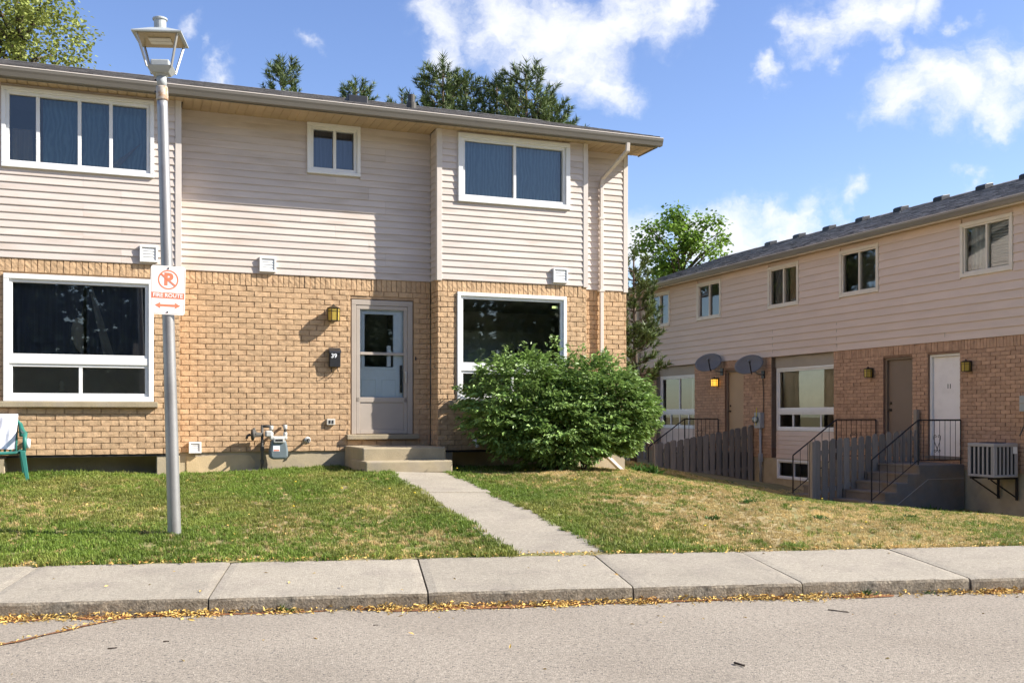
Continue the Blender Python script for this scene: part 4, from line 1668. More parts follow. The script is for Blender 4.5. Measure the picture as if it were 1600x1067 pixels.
    for x in (-11.5, -10.0, -8.55, -7.08, -5.54, -4.07, -2.66, -1.35, 0.1):
        mb = MB()
        mb.prism([(3.66, 6.92), (3.66, 7.05), (3.72, 7.09), (3.95, 7.14), (3.95, 7.02)], x - 0.15, x + 0.15)
        mb.box(x - 0.18, x + 0.18, 3.60, 3.97, 6.915, 6.94)
        mb.build('roof_vent', 'black', rf, bevel=0.012)
    # downpipes at the far end
    for x, yy in ((-13.35, -0.06), (-12.95, -0.05)):
        MB().box(x - 0.045, x + 0.045, yy - 0.03, yy + 0.03, -0.45, 1.2 if x > -13 else 5.44).build('downspout', 'panel', row, bevel=0.008)


far_row()


def r_curtain(x0, x1, z0, z1, y, m, label, amp=0.02, waves=4, cat='curtain', name='curtain'):
    return curtain(x0, x1, z0, z1, y, m, label, amp, waves, name, cat, RF)


r_curtain(-12.6, -12.1, 4.28, 5.26, 0.16, 'sheer', 'pale curtain in the farthest upper window of the brown row', 0.02, 3)
r_curtain(-6.12, -5.5, 4.30, 5.26, 0.14, mat('grey_cloth', (0.22, 0.21, 0.20), 0.9, 0.1, 3), 'grey curtain in the upper window above the second satellite dish', 0.02, 4)
r_curtain(-5.5, -5.0, 4.30, 5.26, 0.16, 'beigecurtain', 'beige curtain half of the upper window above the second satellite dish', 0.02, 3)
r_curtain(0.53, 1.06, 4.30, 5.26, 0.16, 'sheer', 'white gathered curtain in the upper window above the white door', 0.03, 5)
bl = MB()
zz = 4.31
while zz < 5.26:
    bl.prism([(0.10, zz), (0.105, zz), (0.135, zz + 0.052), (0.13, zz + 0.052)], 1.10, 1.67)
    zz += 0.058
thing_mesh(bl, 'window_blind', 'blind', 'white slatted blind in the upper window above the white door', 'blind', RF)
r_curtain(-6.05, -3.62, 1.5, 2.64, 0.33, 'blind', 'pale blind drawn in the big window between the two railed stairs', 0.006, 3, 'blind', 'window_blind')

wall_lamp(RF, -2.22, 0, 2.38, 'bronze wall lantern left of the brown door on the shaded row')
wall_lamp(RF, 0.67, 0, 2.40, 'bronze wall lantern on brick between the white door and air conditioner')
wall_lamp(RF, -8.66, 0, 2.36, 'glowing amber wall lantern below the far satellite dish', lit=True, sc_=1.1)


# ------------------------------------------------------------------ stairs, railings and fences of the row
def stair(name, x0, x1, label):
    v = empty(name)
    v.matrix_world = RF
    prof = [(0.0, 0.42)]
    z, o = 0.42, 1.17
    prof.append((-o, z))
    for i in range(4):
        z -= 0.178
        prof.append((-o, z))
        o += 0.285
        prof.append((-o, z))
    prof.append((-o, -0.75))
    prof.append((0.0, -0.75))
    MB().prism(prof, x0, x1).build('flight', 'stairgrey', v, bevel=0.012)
    nose = MB()
    z, o = 0.42, 1.17
    for i in range(5):
        nose.box(x0 - 0.012, x1 + 0.012, -o - 0.014, -o + 0.04, z - 0.045, z + 0.004)
        z -= 0.178
        o += 0.285
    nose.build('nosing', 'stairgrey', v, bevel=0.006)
    tag(v, label, 'stairs', 'concrete entrance stairs of the row')


stair('entrance_stairs', -0.66, 0.52, 'concrete stairs rising to the white door beside the air conditioner')
stair('entrance_stairs', -2.05, -0.82, 'concrete stairs rising to the brown door')
stair('entrance_stairs', -8.60, -7.05, 'concrete stairs rising to the tan door below the satellite dishes')
# recessed form line on the near face of the white door's stair
ln = MB()
ln.tube([(0.524, -1.95, -0.50), (0.524, -0.95, 0.13), (0.524, -0.02, 0.13)], 0.008, 5)
thing_mesh(ln, 'form_strip', 'panel', 'thin raised line on the side of the stairs to the white door', 'strip', RF)


def railing(x, label, heart=True):
    v = empty('stair_railing')
    v.matrix_world = RF
    top = 0.90
    fr = MB()
    zt = 0.42 + top

    def bar(p, q, w=0.014):
        fr.tube([p, q], w, 4)
    y0, y1, y2 = -0.04, -1.14, -2.30
    zl = -0.335
    bar((x, y0, zt), (x, y1, zt), 0.016)
    bar((x, y1, zt), (x, y2, zt - 0.78), 0.016)
    bar((x, y0, 0.42 + 0.09), (x, y1, 0.42 + 0.09), 0.011)
    bar((x, y1, 0.42 + 0.10), (x, y2, -0.25), 0.011)
    fr.build('rail', 'iron', v)
    for (yy, a, b) in ((y0, 0.42, zt), (y1, 0.42, zt), (y2, -0.60, zt - 0.78)):
        MB().tube([(x, yy, a), (x, yy, b)], 0.019, 4).build('post', 'iron', v)
    for k in range(1, 8):
        t = k / 8
        yy = y0 + (y1 - y0) * t
        MB().tube([(x, yy, 0.51), (x, yy, zt)], 0.0075, 4).build('baluster', 'iron', v)
    for k in range(1, 6):
        t = k / 6
        yy = y1 + (y2 - y1) * t
        MB().tube([(x, yy, 0.52 - 0.77 * t), (x, yy, zt - 0.78 * t)], 0.0075, 4).build('baluster', 'iron', v)
    if heart:
        h = MB()
        yc, zc = y0 + (y1 - y0) * 0.56, 0.90
        for sg in (-1, 1):
            outer = [(0.0, -0.16), (0.035, -0.09), (0.068, -0.02), (0.088, 0.05), (0.085, 0.095), (0.062, 0.118), (0.035, 0.112), (0.022, 0.090), (0.030, 0.070), (0.046, 0.074)]
            foot = [(0.0, -0.16), (0.012, -0.195), (0.040, -0.225), (0.070, -0.220), (0.080, -0.195), (0.066, -0.175), (0.048, -0.185), (0.054, -0.200)]
            for path in (outer, foot):
                h.tube([(x, yc + sg * a_, zc + b_) for a_, b_ in path], 0.0065, 5)
        h.build('scroll_ornament', 'iron', v)
    tag(v, label, 'railing', 'black iron stair railings')


railing(0.46, 'black iron railing with heart scroll in front of the white door')
railing(-2.05, 'black iron railing beyond the grey fence at the brown door stairs')
railing(-8.60, 'black iron railing at the far stairs below the satellite dishes')


def fence(x, y_in, y_out, zt_in, zt_out, zb_in, zb_out, label, n, tall_post=False):
    v = empty('board_fence')
    v.matrix_world = RF
    for f in (0.25, 0.8):
        a = Vector((x, -y_in, zb_in + (zt_in - zb_in) * f))
        b = Vector((x, -y_out, zb_out + (zt_out - zb_out) * f))
        r = MB()
        d = b - a
        r.add([a + Vector((dx, 0, dz)) for dx in (-0.054, 0.018) for dz in (0, 0.085)] + [b + Vector((dx, 0, dz)) for dx in (-0.054, 0.018) for dz in (0, 0.085)],
              [(0, 1, 3, 2), (4, 6, 7, 5), (0, 4, 5, 1), (2, 3, 7, 6), (1, 5, 7, 3), (0, 2, 6, 4)])
        r.build('rail', 'fence', v)
    pitch = (y_out - y_in) / n
    for side in (1, -1):
        for i in range(n):
            t = (i + 0.5 + (0.0 if side == 1 else 0.5)) / n
            if t > 1:
                continue
            yy = y_in + (y_out - y_in) * t
            w = pitch * random.uniform(0.70, 0.78) if side == 1 else pitch * 0.6
            zt = zt_in + (zt_out - zt_in) * t + random.uniform(-0.02, 0.02)
            zb = zb_in + (zb_out - zb_in) * t
            tl = random.uniform(-0.012, 0.012)
            b = MB()
            xo = x + (0.029 if side == 1 else -0.065)
            V = []
            for zq, sh in ((zb, 0), (zt - 0.03, tl), (zt, tl)):
                ww = w / 2 if zq < zt - 0.001 else w / 2 - 0.03
                V += [(xo - 0.010, -yy - ww + sh, zq), (xo + 0.010, -yy - ww + sh, zq), (xo + 0.010, -yy + ww + sh, zq), (xo - 0.010, -yy + ww + sh, zq)]
            F = [(3, 2, 1, 0), (8, 9, 10, 11)]
            for l in (0, 4):
                F += [(l, l + 1, l + 5, l + 4), (l + 1, l + 2, l + 6, l + 5), (l + 2, l + 3, l + 7, l + 6), (l + 3, l, l + 4, l + 7)]
            b.add(V, F)
            b.build('board', 'fence', v)
    for (yy, zt, zb) in ((y_in + 0.06, zt_in + (0.42 if tall_post else 0.02), zb_in), (y_out, zt_out, zb_out)):
        MB().box(x - 0.045, x + 0.045, -yy - 0.045, -yy + 0.045, zb, zt).build('post', 'fence', v, bevel=0.006)
    tag(v, label, 'fence', 'weathered board fences between the stairs')


fence(-0.74, 0.02, 2.78, 1.12, 0.87, 0.0, -0.62, 'weathered grey board fence between the stairs of the white and brown doors', 15, True)
fence(-6.92, 0.02, 3.0, 1.14, 0.66, -0.45, -0.55, 'weathered grey board fence below the satellite dishes beside the electric meter', 15)
fence(-13.0, 0.5, 3.3, 0.75, 0.35, -0.5, -0.5, 'dark board fence at the far end of the row behind the shrub', 14)


def ac_unit():
    v = empty('air_conditioner')
    v.matrix_world = RF @ Matrix.Translation((1.62, -0.40, 0.235))
    hx, hy, hz = 0.325, 0.30, 0.65
    c = MB()
    c.box(-hx, hx, -hy, hy, 0.0, 0.05)
    c.box(-hx, hx, -hy, hy, hz - 0.07, hz)
    for sx in (-1, 1):
        for sy in (-1, 1):
            c.box(sx * hx - 0.02 - 0.02 * sx, sx * hx + 0.02 - 0.02 * sx, sy * hy - 0.02 - 0.02 * sy, sy * hy + 0.02 - 0.02 * sy, 0.05, hz - 0.07)
    c.build('cabinet', 'acgrey', v, bevel=0.012)
    MB().box(-hx + 0.045, hx - 0.045, -hy + 0.045, hy - 0.045, 0.05, hz - 0.07).build('coil', 'acdark', v)
    for k in range(6):
        x = -hx + 0.06 + k * (2 * hx - 0.12) / 5
        MB().box(x - 0.018, x + 0.018, -hy, -hy + 0.02, 0.05, hz - 0.07).build('grille_bar', 'acgrey', v)
        y = -hy + 0.06 + k * (2 * hy - 0.12) / 5
        MB().box(hx - 0.02, hx, y - 0.018, y + 0.018, 0.05, hz - 0.07).build('grille_bar', 'acgrey', v)
    MB().box(hx + 0.001, hx + 0.004, 0.17, 0.27, 0.45, 0.58).build('label_plate', 'paper', v)
    MB().lathe([(0.24, hz), (0.24, hz + 0.012), (0.20, hz + 0.014)], (0, 0, 0), 20).build('fan_guard', 'acdark', v)
    b = MB()
    for x in (-0.22, 0.22):
        b.box(x - 0.02, x + 0.02, -0.33, 0.395, -0.04, 0.0)
        b.box(x - 0.02, x + 0.02, 0.36, 0.395, -0.45, -0.04)
        b.tube([(x, -0.28, -0.04), (x, 0.37, -0.40)], 0.016, 4)
    b.build('bracket', 'iron', v)
    tag(v, 'grey boxed air conditioner on wall brackets beside the white door stairs', 'air conditioner')


ac_unit()


def electric():
    v = empty('electric_meter')
    v.matrix_world = RF @ Matrix.Translation((-6.55, 0, 0))
    MB().box(-0.13, 0.15, -0.14, -0.002, 1.08, 1.50).build('meter_box', 'ebox', v, bevel=0.01)
    MB().lathe([(0.085, 0), (0.09, 0.02), (0.085, 0.09), (0.07, 0.105)], (-0.0, -0.14, 1.31), 16, Matrix.Rotation(R(90), 4, 'X')).build('dial', 'glass_low', v, smooth=True)
    MB().lathe([(0.07, 0), (0.07, 0.06)], (-0.0, -0.14, 1.31), 14, Matrix.Rotation(R(90), 4, 'X')).build('dial_core', 'meterlt', v)
    MB().tube([(0.05, -0.06, 1.08), (0.05, -0.06, -0.42)], 0.032, 10).build('conduit', 'ebox', v, smooth=True)
    MB().box(0.0, 0.10, -0.10, -0.01, 0.18, 0.40).build('junction_box', 'ebox', v, bevel=0.008)
    MB().tube([(0.12, -0.03, 2.40), (0.15, -0.03, 1.9), (0.13, -0.02, 1.45)], 0.012, 6).build('cable', 'black', v)
    MB().tube([(-0.03, -0.15, 1.15), (0.02, -0.17, 1.42), (0.05, -0.18, 1.62)], 0.011, 5).build('tag', 'yellow', v)
    tag(v, 'grey electric meter box with conduit at the end of the board fence', 'electric meter')
    w = empty('switch_box')
    w.matrix_world = RF @ Matrix.Translation((2.05, 0, 1.62))
    MB().box(-0.09, 0.12, -0.09, -0.002, -0.13, 0.17).build('box', 'paleblue', w, bevel=0.008)
    MB().box(-0.10, 0.13, -0.10, -0.0901, 0.02, 0.035).build('lid_seam', 'panel', w)
    MB().tube([(0.0, -0.05, -0.13), (0.0, -0.06, -0.4), (-0.05, -0.12, -0.6)], 0.014, 6).build('whip', 'pipe', w)
    tag(w, 'pale grey switch box on brick above the air conditioner', 'switch box')


electric()


def dish(x, z, label, off=0.42, roll=R(18)):
    v = empty('satellite_dish')
    v.matrix_world = RF @ Matrix.Translation((x, 0, z))
    aim = Vector((0.72, -0.60, 0.36)).normalized()     # faces the street and up
    c = Vector((-0.05, -off, 0.20))
    q = aim.to_track_quat('Z', 'Y').to_matrix().to_4x4() @ Matrix.Rotation(roll, 4, 'Z')
    m = Matrix.Translation(c) @ q
    d = MB()
    rings, seg = 6, 28
    V, F = [], []
    for side, zo in ((0, 0.0), (1, -0.012)):
        for i in range(rings + 1):
            r = i / rings
            for k in range(seg):
                a = 2 * math.pi * k / seg
                V.append(m @ Vector((0.385 * r * math.cos(a), 0.265 * r * math.sin(a), 0.07 * r * r + zo)))
    n1 = (rings + 1) * seg
    for i in range(rings):
        for k in range(seg):
            a, b = i * seg + k, i * seg + (k + 1) % seg
            F.append((a, b, b + seg, a + seg))
            F.append((n1 + a + seg, n1 + b + seg, n1 + b, n1 + a))
    for k in range(seg):
        a, b = rings * seg + k, rings * seg + (k + 1) % seg
        F.append((a, b, n1 + b, n1 + a))
    d.add(V, F)
    d.build('reflector', 'dish', v, smooth=True)
    arm = MB()
    tip = m @ Vector((0.03, -0.07, 0.40))
    arm.tube([m @ Vector((0.0, -0.26, 0.0)), m @ Vector((0, -0.25, 0.2)), tip], 0.017, 6)
    arm.build('feed_arm', 'black', v)
    lnb = MB()
    lnb.tube([tip, tip + (m.to_3x3() @ Vector((0, 0.05, -0.10)))], [0.03, 0.05], 8)
    lnb.build('feed_horn', 'dish', v)
    ms = MB()
    ms.tube([(0.0, -0.01, -0.05), (0.0, -0.20, -0.02), m @ Vector((0, 0, -0.06)), m @ Vector((0, 0, -0.01))], 0.022, 8)
    ms.build('mast', 'galv', v)
    MB().box(-0.07, 0.07, -0.025, -0.001, -0.14, 0.06).build('wall_plate', 'black', v)
    tag(v, label, 'satellite dish', 'satellite dishes on the row')


dish(-8.45, 2.70, 'grey satellite dish above the glowing lantern')
dish(-6.45, 2.55, 'grey satellite dish above the electric meter, nearer of the two')

# ================================================================== street lamp and sign
LAMP = Vector((-3.19, 9.68, 0.25))


def street_lamp():
    v = empty('street_lamp', LAMP)
    v.rotation_euler = (0, R(-1.55), AS)
    zt = 4.36
    MB().lathe([(0.063, -0.1), (0.062, 0.02), (0.060, 0.3), (0.049, zt - 0.3), (0.048, zt - 0.22)], n=28).build('pole', 'galv', v, smooth=True)
    MB().lathe([(0.053, zt - 0.235), (0.055, zt - 0.22), (0.055, zt - 0.12), (0.051, zt - 0.105)], n=20).build('band', 'rust', v, smooth=True)
    MB().lathe([(0.045, zt - 0.11), (0.045, zt)], n=20).build('tenon', 'paleblue', v, smooth=True)
    MB().lathe([(0.050, zt - 0.01), (0.055, zt - 0.005), (0.055, zt + 0.02), (0.060, zt + 0.024), (0.060, zt + 0.03)], n=20).build('fitter', 'paleblue', v, smooth=True)
    for (a, z) in ((-1.2, zt - 0.17), (-1.0, zt - 0.06), (-0.6, zt + 0.025)):
        MB().box(-0.008, 0.008, -0.012, 0, -0.008, 0.008, Matrix.Translation((0.054 * math.sin(a), -0.050, z))).build('bolt', 'black', v)
    zb, zp = zt + 0.03, 4.70
    b = MB()
    w0, w1 = 0.075, 0.12
    b.add([(-w0, -w0, zb - 0.02), (w0, -w0, zb - 0.02), (w0, w0, zb - 0.02), (-w0, w0, zb - 0.02), (-w1, -w1, zb + 0.035), (w1, -w1, zb + 0.035), (w1, w1, zb + 0.035), (-w1, w1, zb + 0.035)],
          [(3, 2, 1, 0), (4, 5, 6, 7), (0, 1, 5, 4), (1, 2, 6, 5), (2, 3, 7, 6), (3, 0, 4, 7)])
    b.build('tray', 'paleblue', v, bevel=0.004)
    MB().box(-0.085, 0.085, -0.085, 0.085, zb + 0.036, zb + 0.10).build('ballast_cover', 'paleblue', v, bevel=0.012)
    for sx in (-1, 1):
        for sy in (-1, 1):
            MB().tube([(sx * 0.108, sy * 0.108, zb + 0.02), (sx * 0.185, sy * 0.185, zp + 0.01)], 0.012, 4).build('corner_bar', 'galv', v)
    p = MB()
    a, t = 0.222, 0.05
    p.add([(-a, -a, zp), (a, -a, zp), (a, a, zp), (-a, a, zp), (-a, -a, zp + 0.012), (a, -a, zp + 0.012), (a, a, zp + 0.012), (-a, a, zp + 0.012),
           (-0.07, -0.07, zp + 0.09), (0.07, -0.07, zp + 0.09), (0.07, 0.07, zp + 0.09), (-0.07, 0.07, zp + 0.09)],
          [(3, 2, 1, 0), (0, 1, 5, 4), (1, 2, 6, 5), (2, 3, 7, 6), (3, 0, 4, 7), (4, 5, 9, 8), (5, 6, 10, 9), (6, 7, 11, 10), (7, 4, 8, 11), (8, 9, 10, 11)])
    h = p.build('hood', 'paleblue', v)
    MB().box(-0.19, 0.19, -0.19, 0.19, zp - 0.006, zp - 0.001).build('reflector', 'lens', h)
    g = MB()
    for i in range(2):
        y0 = -0.075 + i * 0.085
        g.box(-0.10, 0.10, y0, y0 + 0.07, zp - 0.02, zp - 0.0065)
    g.build('led_panel', 'blind', h, bevel=0.005)
    MB().lathe([(0.056, zp + 0.085), (0.056, zp + 0.18), (0.068, zp + 0.183), (0.068, zp + 0.197), (0.05, zp + 0.206), (0.01, zp + 0.208)], n=20).build('photocell_cap', 'paleblue', h, smooth=False)
    tag(v, 'grey steel lamp post with open square lantern standing on the lawn', 'street lamp')


street_lamp()


def sign():
    v = empty('parking_sign')
    # plate hangs on the pole at 2.56 m
    tilt = R(-1.55)
    h = 2.58 - LAMP.z
    base = LAMP + Vector((math.sin(tilt) * h * math.cos(AS), math.sin(tilt) * h * math.sin(AS), h))
    v.location = base + Vector((math.sin(AH), -math.cos(AH), 0)) * 0.062
    v.rotation_euler = (0, R(1.3), AH)
    w, hh, r = 0.155, 0.228, 0.025
    pts = []
    for (cx, cz, a0) in ((w - r, hh - r, 0), (-w + r, hh - r, 90), (-w + r, -hh + r, 180), (w - r, -hh + r, 270)):
        for k in range(6):
            a = R(a0 + 18 * k)
            pts.append((cx + r * math.cos(a), cz + r * math.sin(a)))
    MB().prism(pts, -0.0015, 0.0015, axis='y').build('plate', 'signwhite', v)
    # border line
    y = -0.0022

    def ring(name, ro, ri, c=(0, 0), n=40, mm='signred'):
        mb = MB()
        V, F = [], []
        for k in range(n):
            a = 2 * math.pi * k / n
            V += [(c[0] + ro * math.cos(a), y, c[1] + ro * math.sin(a)), (c[0] + ri * math.cos(a), y, c[1] + ri * math.sin(a))]
        for k in range(n):
            k2 = (k + 1) % n
            F.append((2 * k, 2 * k2, 2 * k2 + 1, 2 * k + 1))
        mb.add(V, F)
        mb.build(name, mm, v)
    ring('red_ring', 0.092, 0.079, (0, 0.098))
    mb = MB()
    wv, hv = w - 0.009, hh - 0.009
    for (a, b, c, d) in ((-wv + 0.02, wv - 0.02, hv - 0.002, hv), (-wv + 0.02, wv - 0.02, -hv, -hv + 0.002), (-wv, -wv + 0.002, -hv + 0.02, hv - 0.02), (wv - 0.002, wv, -hv + 0.02, hv - 0.02)):
        mb.add([(a, y, c), (b, y, c), (b, y, d), (a, y, d)], [(0, 1, 2, 3)])
    mb.build('border', 'signred', v)
    p = obj('letter_p', text_mesh('P', 0.155, 0.007), 'signred', v)
    p.location = (0.002, y, 0.098)
    p.rotation_euler = (R(90), 0, 0)
    sl = MB()
    m = Matrix.Translation((0, y - 0.0014, 0.098)) @ Matrix.Rotation(R(40), 4, 'Y')
    sl.box(-0.083, 0.083, -0.0004, 0.0004, -0.0075, 0.0075, m)
    sl.build('slash', 'signred', v)
    MB().add([(-w + 0.008, y, -0.078), (w - 0.008, y, -0.078), (w - 0.008, y, -0.022), (-w + 0.008, y, -0.022)], [(0, 1, 2, 3)]).build('band', 'signred', v)
    t = obj('fire_route_text', text_mesh('FIRE ROUTE', 0.050, 0.0012), 'signwhite', v)
    t.location = (0, y - 0.0012, -0.0505)
    t.rotation_euler = (R(90), 0, 0)
    a = MB()
    z0 = -0.143
    pt = [(-0.115, z0), (-0.062, z0 + 0.030), (-0.068, z0 + 0.011), (0.068, z0 + 0.011), (0.062, z0 + 0.030), (0.115, z0), (0.062, z0 - 0.030), (0.068, z0 - 0.011), (-0.068, z0 - 0.011), (-0.062, z0 - 0.030)]
    a.prism(pt, y - 0.0004, y + 0.0004, axis='y')
    a.build('arrow', 'signred', v)
    for z in (0.205, -0.205):
        MB().lathe([(0.008, 0), (0.008, 0.004), (0.004, 0.006)], (0, -0.0018, z), 8, Matrix.Rotation(R(90), 4, 'X')).build('bolt', 'black', v)
    tag(v, 'white no-parking sign with red letters FIRE ROUTE and double arrow on the lamp post', 'sign')


sign()


# ================================================================== chair and towel
def chair():
    v = empty('garden_chair', (*LW(-5.42, 0.80), 0.505), AH + R(6))
    # local: x right, y back (towards the wall), z up; the seat faces the street
    s = MB()

    def seat(u, vv):
        x = -0.24 + 0.48 * u
        y = -0.24 + 0.46 * vv
        return (x, y, 0.43 - 0.03 * vv + 0.015 * (2 * u - 1) ** 2 + (-0.02 if vv < 0.05 else 0))
    s.grid(seat, 8, 6)
    so = s.build('seat', 'chair', v, smooth=True)
    so.modifiers.new('thick', 'SOLIDIFY').thickness = 0.03
    for k in range(7):
        x = -0.20 + k * 0.0667
        b = MB()
        b.tube([(x, 0.20, 0.41), (x * 1.05, 0.27, 0.62), (x * 1.08, 0.31, 0.84)], 0.018, 6)
        b.build('back_slat', 'chair', v, smooth=True)
    t = MB()
    t.tube([(-0.27, 0.21, 0.62), (-0.26, 0.28, 0.78), (-0.18, 0.32, 0.87), (0, 0.335, 0.89), (0.18, 0.32, 0.87), (0.26, 0.28, 0.78), (0.27, 0.21, 0.62)], 0.028, 8)
    t.build('back_rim', 'chair', v, smooth=True)
    for sx in (-1, 1):
        a = MB()
        V, F = [], []
        path = [(0.25, 0.29, 0.80, 0.05), (0.28, 0.20, 0.70, 0.055), (0.30, 0.05, 0.665, 0.06), (0.305, -0.12, 0.66, 0.06), (0.30, -0.22, 0.635, 0.055), (0.295, -0.255, 0.56, 0.05), (0.29, -0.25, 0.42, 0.045)]
        for (x, y, z, w) in path:
            V += [(sx * (x - w / 2), y, z), (sx * (x + w / 2), y, z - 0.005)]
        for i in range(len(path) - 1):
            F.append((2 * i, 2 * i + 1, 2 * i + 3, 2 * i + 2))
        a.add(V, F)
        ao = a.build('armrest', 'chair', v, smooth=True)
        ao.modifiers.new('thick', 'SOLIDIFY').thickness = 0.02
        for (y0, y1, x1) in ((-0.25, -0.29, 0.335), (0.20, 0.30, 0.315)):
            l = MB()
            p0, p1 = Vector((sx * 0.27, y0, 0.44)), Vector((sx * x1, y1, 0.0))
            V = []
            for p, w in ((p0, 0.034), (p1, 0.022)):
                V += [p + Vector((dx, dy, 0)) for dx, dy in ((-w, -w), (w, -w), (w, w), (-w, w))]
            l.add(V, [(0, 1, 2, 3), (7, 6, 5, 4), (0, 4, 5, 1), (1, 5, 6, 2), (2, 6, 7, 3), (3, 7, 4, 0)])
            l.build('leg', 'chair', v, bevel=0.008)
    tag(v, 'green moulded garden chair against the brick wall below the window', 'chair')
    tw = MB()

    def cloth(u, q):
        x = -0.21 + 0.42 * u
        # from behind the back, over the rim, down to the seat
        if q < 0.25:
            t = q / 0.25
            y, z = 0.37 - 0.0 * t, 0.55 + 0.34 * t
        elif q < 0.33:
            t = (q - 0.25) / 0.08
            y, z = 0.37 - 0.09 * t, 0.90 + 0.02 * math.sin(t * math.pi) + 0.01
        else:
            t = (q - 0.33) / 0.67
            y, z = 0.28 - 0.13 * t, 0.90 - 0.45 * t
        f = 0.012 * math.sin(u * 21 + q * 4) + 0.008 * math.sin(u * 9 - q * 9)
        return (x + 0.02 * math.sin(q * 5), y - f - 0.01, z)
    tw.grid(cloth, 30, 26)
    to = tw.build('towel', 'towel', None, smooth=True)
    to.matrix_world = v.matrix_basis
    tag(to, 'white towel hung over the back of the green chair', 'towel')


chair()


# ================================================================== plants
def leaf_cloud(pts, dirs, size, spread, width=0.5, fold=0.25, up=0.0):
    """one pointed two-facet leaf per point; returns verts, quads"""
    n = len(pts)
    d = dirs + rng.normal(0, spread, (n, 3))
    d /= np.linalg.norm(d, axis=1)[:, None]
    ref = np.tile(np.array([0.0, 0.0, 1.0]), (n, 1)) + rng.normal(0, 0.45, (n, 3))
    s = np.cross(d, ref)
    s /= np.linalg.norm(s, axis=1)[:, None] + 1e-9
    u = np.cross(s, d)
    L = (size * rng.uniform(0.65, 1.25, n))[:, None]
    W = L * width
    a = pts
    tip = pts + d * L - u * L * 0.15
    mid = pts + d * L * 0.45 - u * L * 0.02
    l = mid + s * W * 0.5 + u * L * fold * 0.3
    r = mid - s * W * 0.5 + u * L * fold * 0.3
    V = np.stack([a, l, tip, r], 1).reshape(-1, 3)
    F = np.arange(n * 4).reshape(n, 4)
    # two triangles each so the leaf folds along its rib
    T = np.concatenate([F[:, [0, 2, 1]], F[:, [0, 3, 2]]])
    return V, T


def shrub():
    v = empty('leafy_shrub', (*LW(2.35, 1.30), 0.47), AH)
    # local: x along the house front, y towards the wall
    clumps = []
    for i in range(420):
        while True:
            p = rng.uniform(-1, 1, 3)
            if 0.55 < np.linalg.norm(p) < 1.0:
                break
        clumps.append(p)
    P, Dv = [], []
    stems = MB()
    lobes = [((-0.35, 0.0, 1.10), (1.18, 0.80, 0.92)), ((0.75, -0.05, 1.08), (1.05, 0.82, 0.86)), ((0.1, -0.1, 0.72), (1.20, 0.80, 0.62)), ((1.1, 0.0, 0.95), (0.80, 0.7, 0.72))]
    for (c, s) in lobes:
        n = 265
        g = rng.normal(0, 1, (n, 3))
        g /= np.linalg.norm(g, axis=1)[:, None]
        rad = rng.uniform(0.74, 0.98, n)
        C = np.array(c) + g * np.array(s) * rad[:, None]
        keep = C[:, 2] > 0.12
        for q, dd in zip(C[keep], g[keep]):
            # sprays: flat layered fans of leaves
            k = int(rng.integers(28, 48))
            out = dd.copy()
            out[2] = out[2] * 0.35 + 0.1
            out /= np.linalg.norm(out)
            along = rng.uniform(-0.17, 0.06, k)
            side = rng.normal(0, 0.075, k)
            sv = np.cross(out, [0, 0, 1])
            sv /= np.linalg.norm(sv) + 1e-9
            pp = q + np.outer(along, out) + np.outer(side, sv) + rng.normal(0, 0.022, (k, 3))
            P.append(pp)
            dirs = np.tile(out, (k, 1)) + np.outer(np.sign(side) * 0.8, sv) + np.array([0, 0, -0.25])
            Dv.append(dirs)
    # a few upright shoots
    for x, h in ((0.02, 2.22), (0.12, 2.1), (-0.45, 2.06), (0.5, 2.06), (0.9, 2.0), (-0.8, 1.9), (-1.25, 1.75), (1.35, 1.75), (0.3, 2.08)):
        k = 26
        t = rng.uniform(0, 1, k)
        pp = np.stack([x + 0.05 * t + rng.normal(0, 0.03, k), -0.05 + rng.normal(0, 0.04, k), h - 0.35 + 0.35 * t], 1)
        P.append(pp)
        Dv.append(np.stack([rng.normal(0, 1, k), rng.normal(0, 1, k), np.full(k, 0.6)], 1))
    P = np.concatenate(P)
    Dv = np.concatenate(Dv)
    V, T = leaf_cloud(P, Dv, 0.084, 0.30, 0.54, 0.3)
    obj('foliage', np_mesh('foliage', V, T, 3), 'leaf_bush', v)['kind'] = 'stuff'
    # inner leaves give depth
    n = 9000
    g = rng.normal(0, 1, (n, 3))
    g /= np.linalg.norm(g, axis=1)[:, None]
    pi = np.array([0.2, 0, 1.0]) + g * np.array([1.35, 0.62, 0.70]) * rng.uniform(0.2, 0.95, n)[:, None] ** 0.5
    pi = pi[pi[:, 2] > 0.15]
    V, T = leaf_cloud(pi, rng.normal(0, 1, (len(pi), 3)), 0.075, 0.3, 0.5, 0.3)
    obj('inner_foliage', np_mesh('inner_foliage', V, T, 3), 'leaf_bush', v)['kind'] = 'stuff'
    for i in range(16):
        a = random.uniform(0, 6.28)
        bx = random.uniform(-0.25, 0.75)
        ex, ey, ez = bx + math.cos(a) * random.uniform(0.4, 1.0), math.sin(a) * 0.5, random.uniform(0.9, 1.6)
        MB().tube([(bx, random.uniform(-0.15, 0.15), -0.05), ((bx + ex) / 2 * 1.0, ey * 0.4, ez * 0.55), (ex, ey, ez)], [0.022, 0.015, 0.006], 6).build('stem', 'bark', v)
    tag(v, 'dense green leafy shrub in front of the big ground floor window', 'shrub')


shrub()


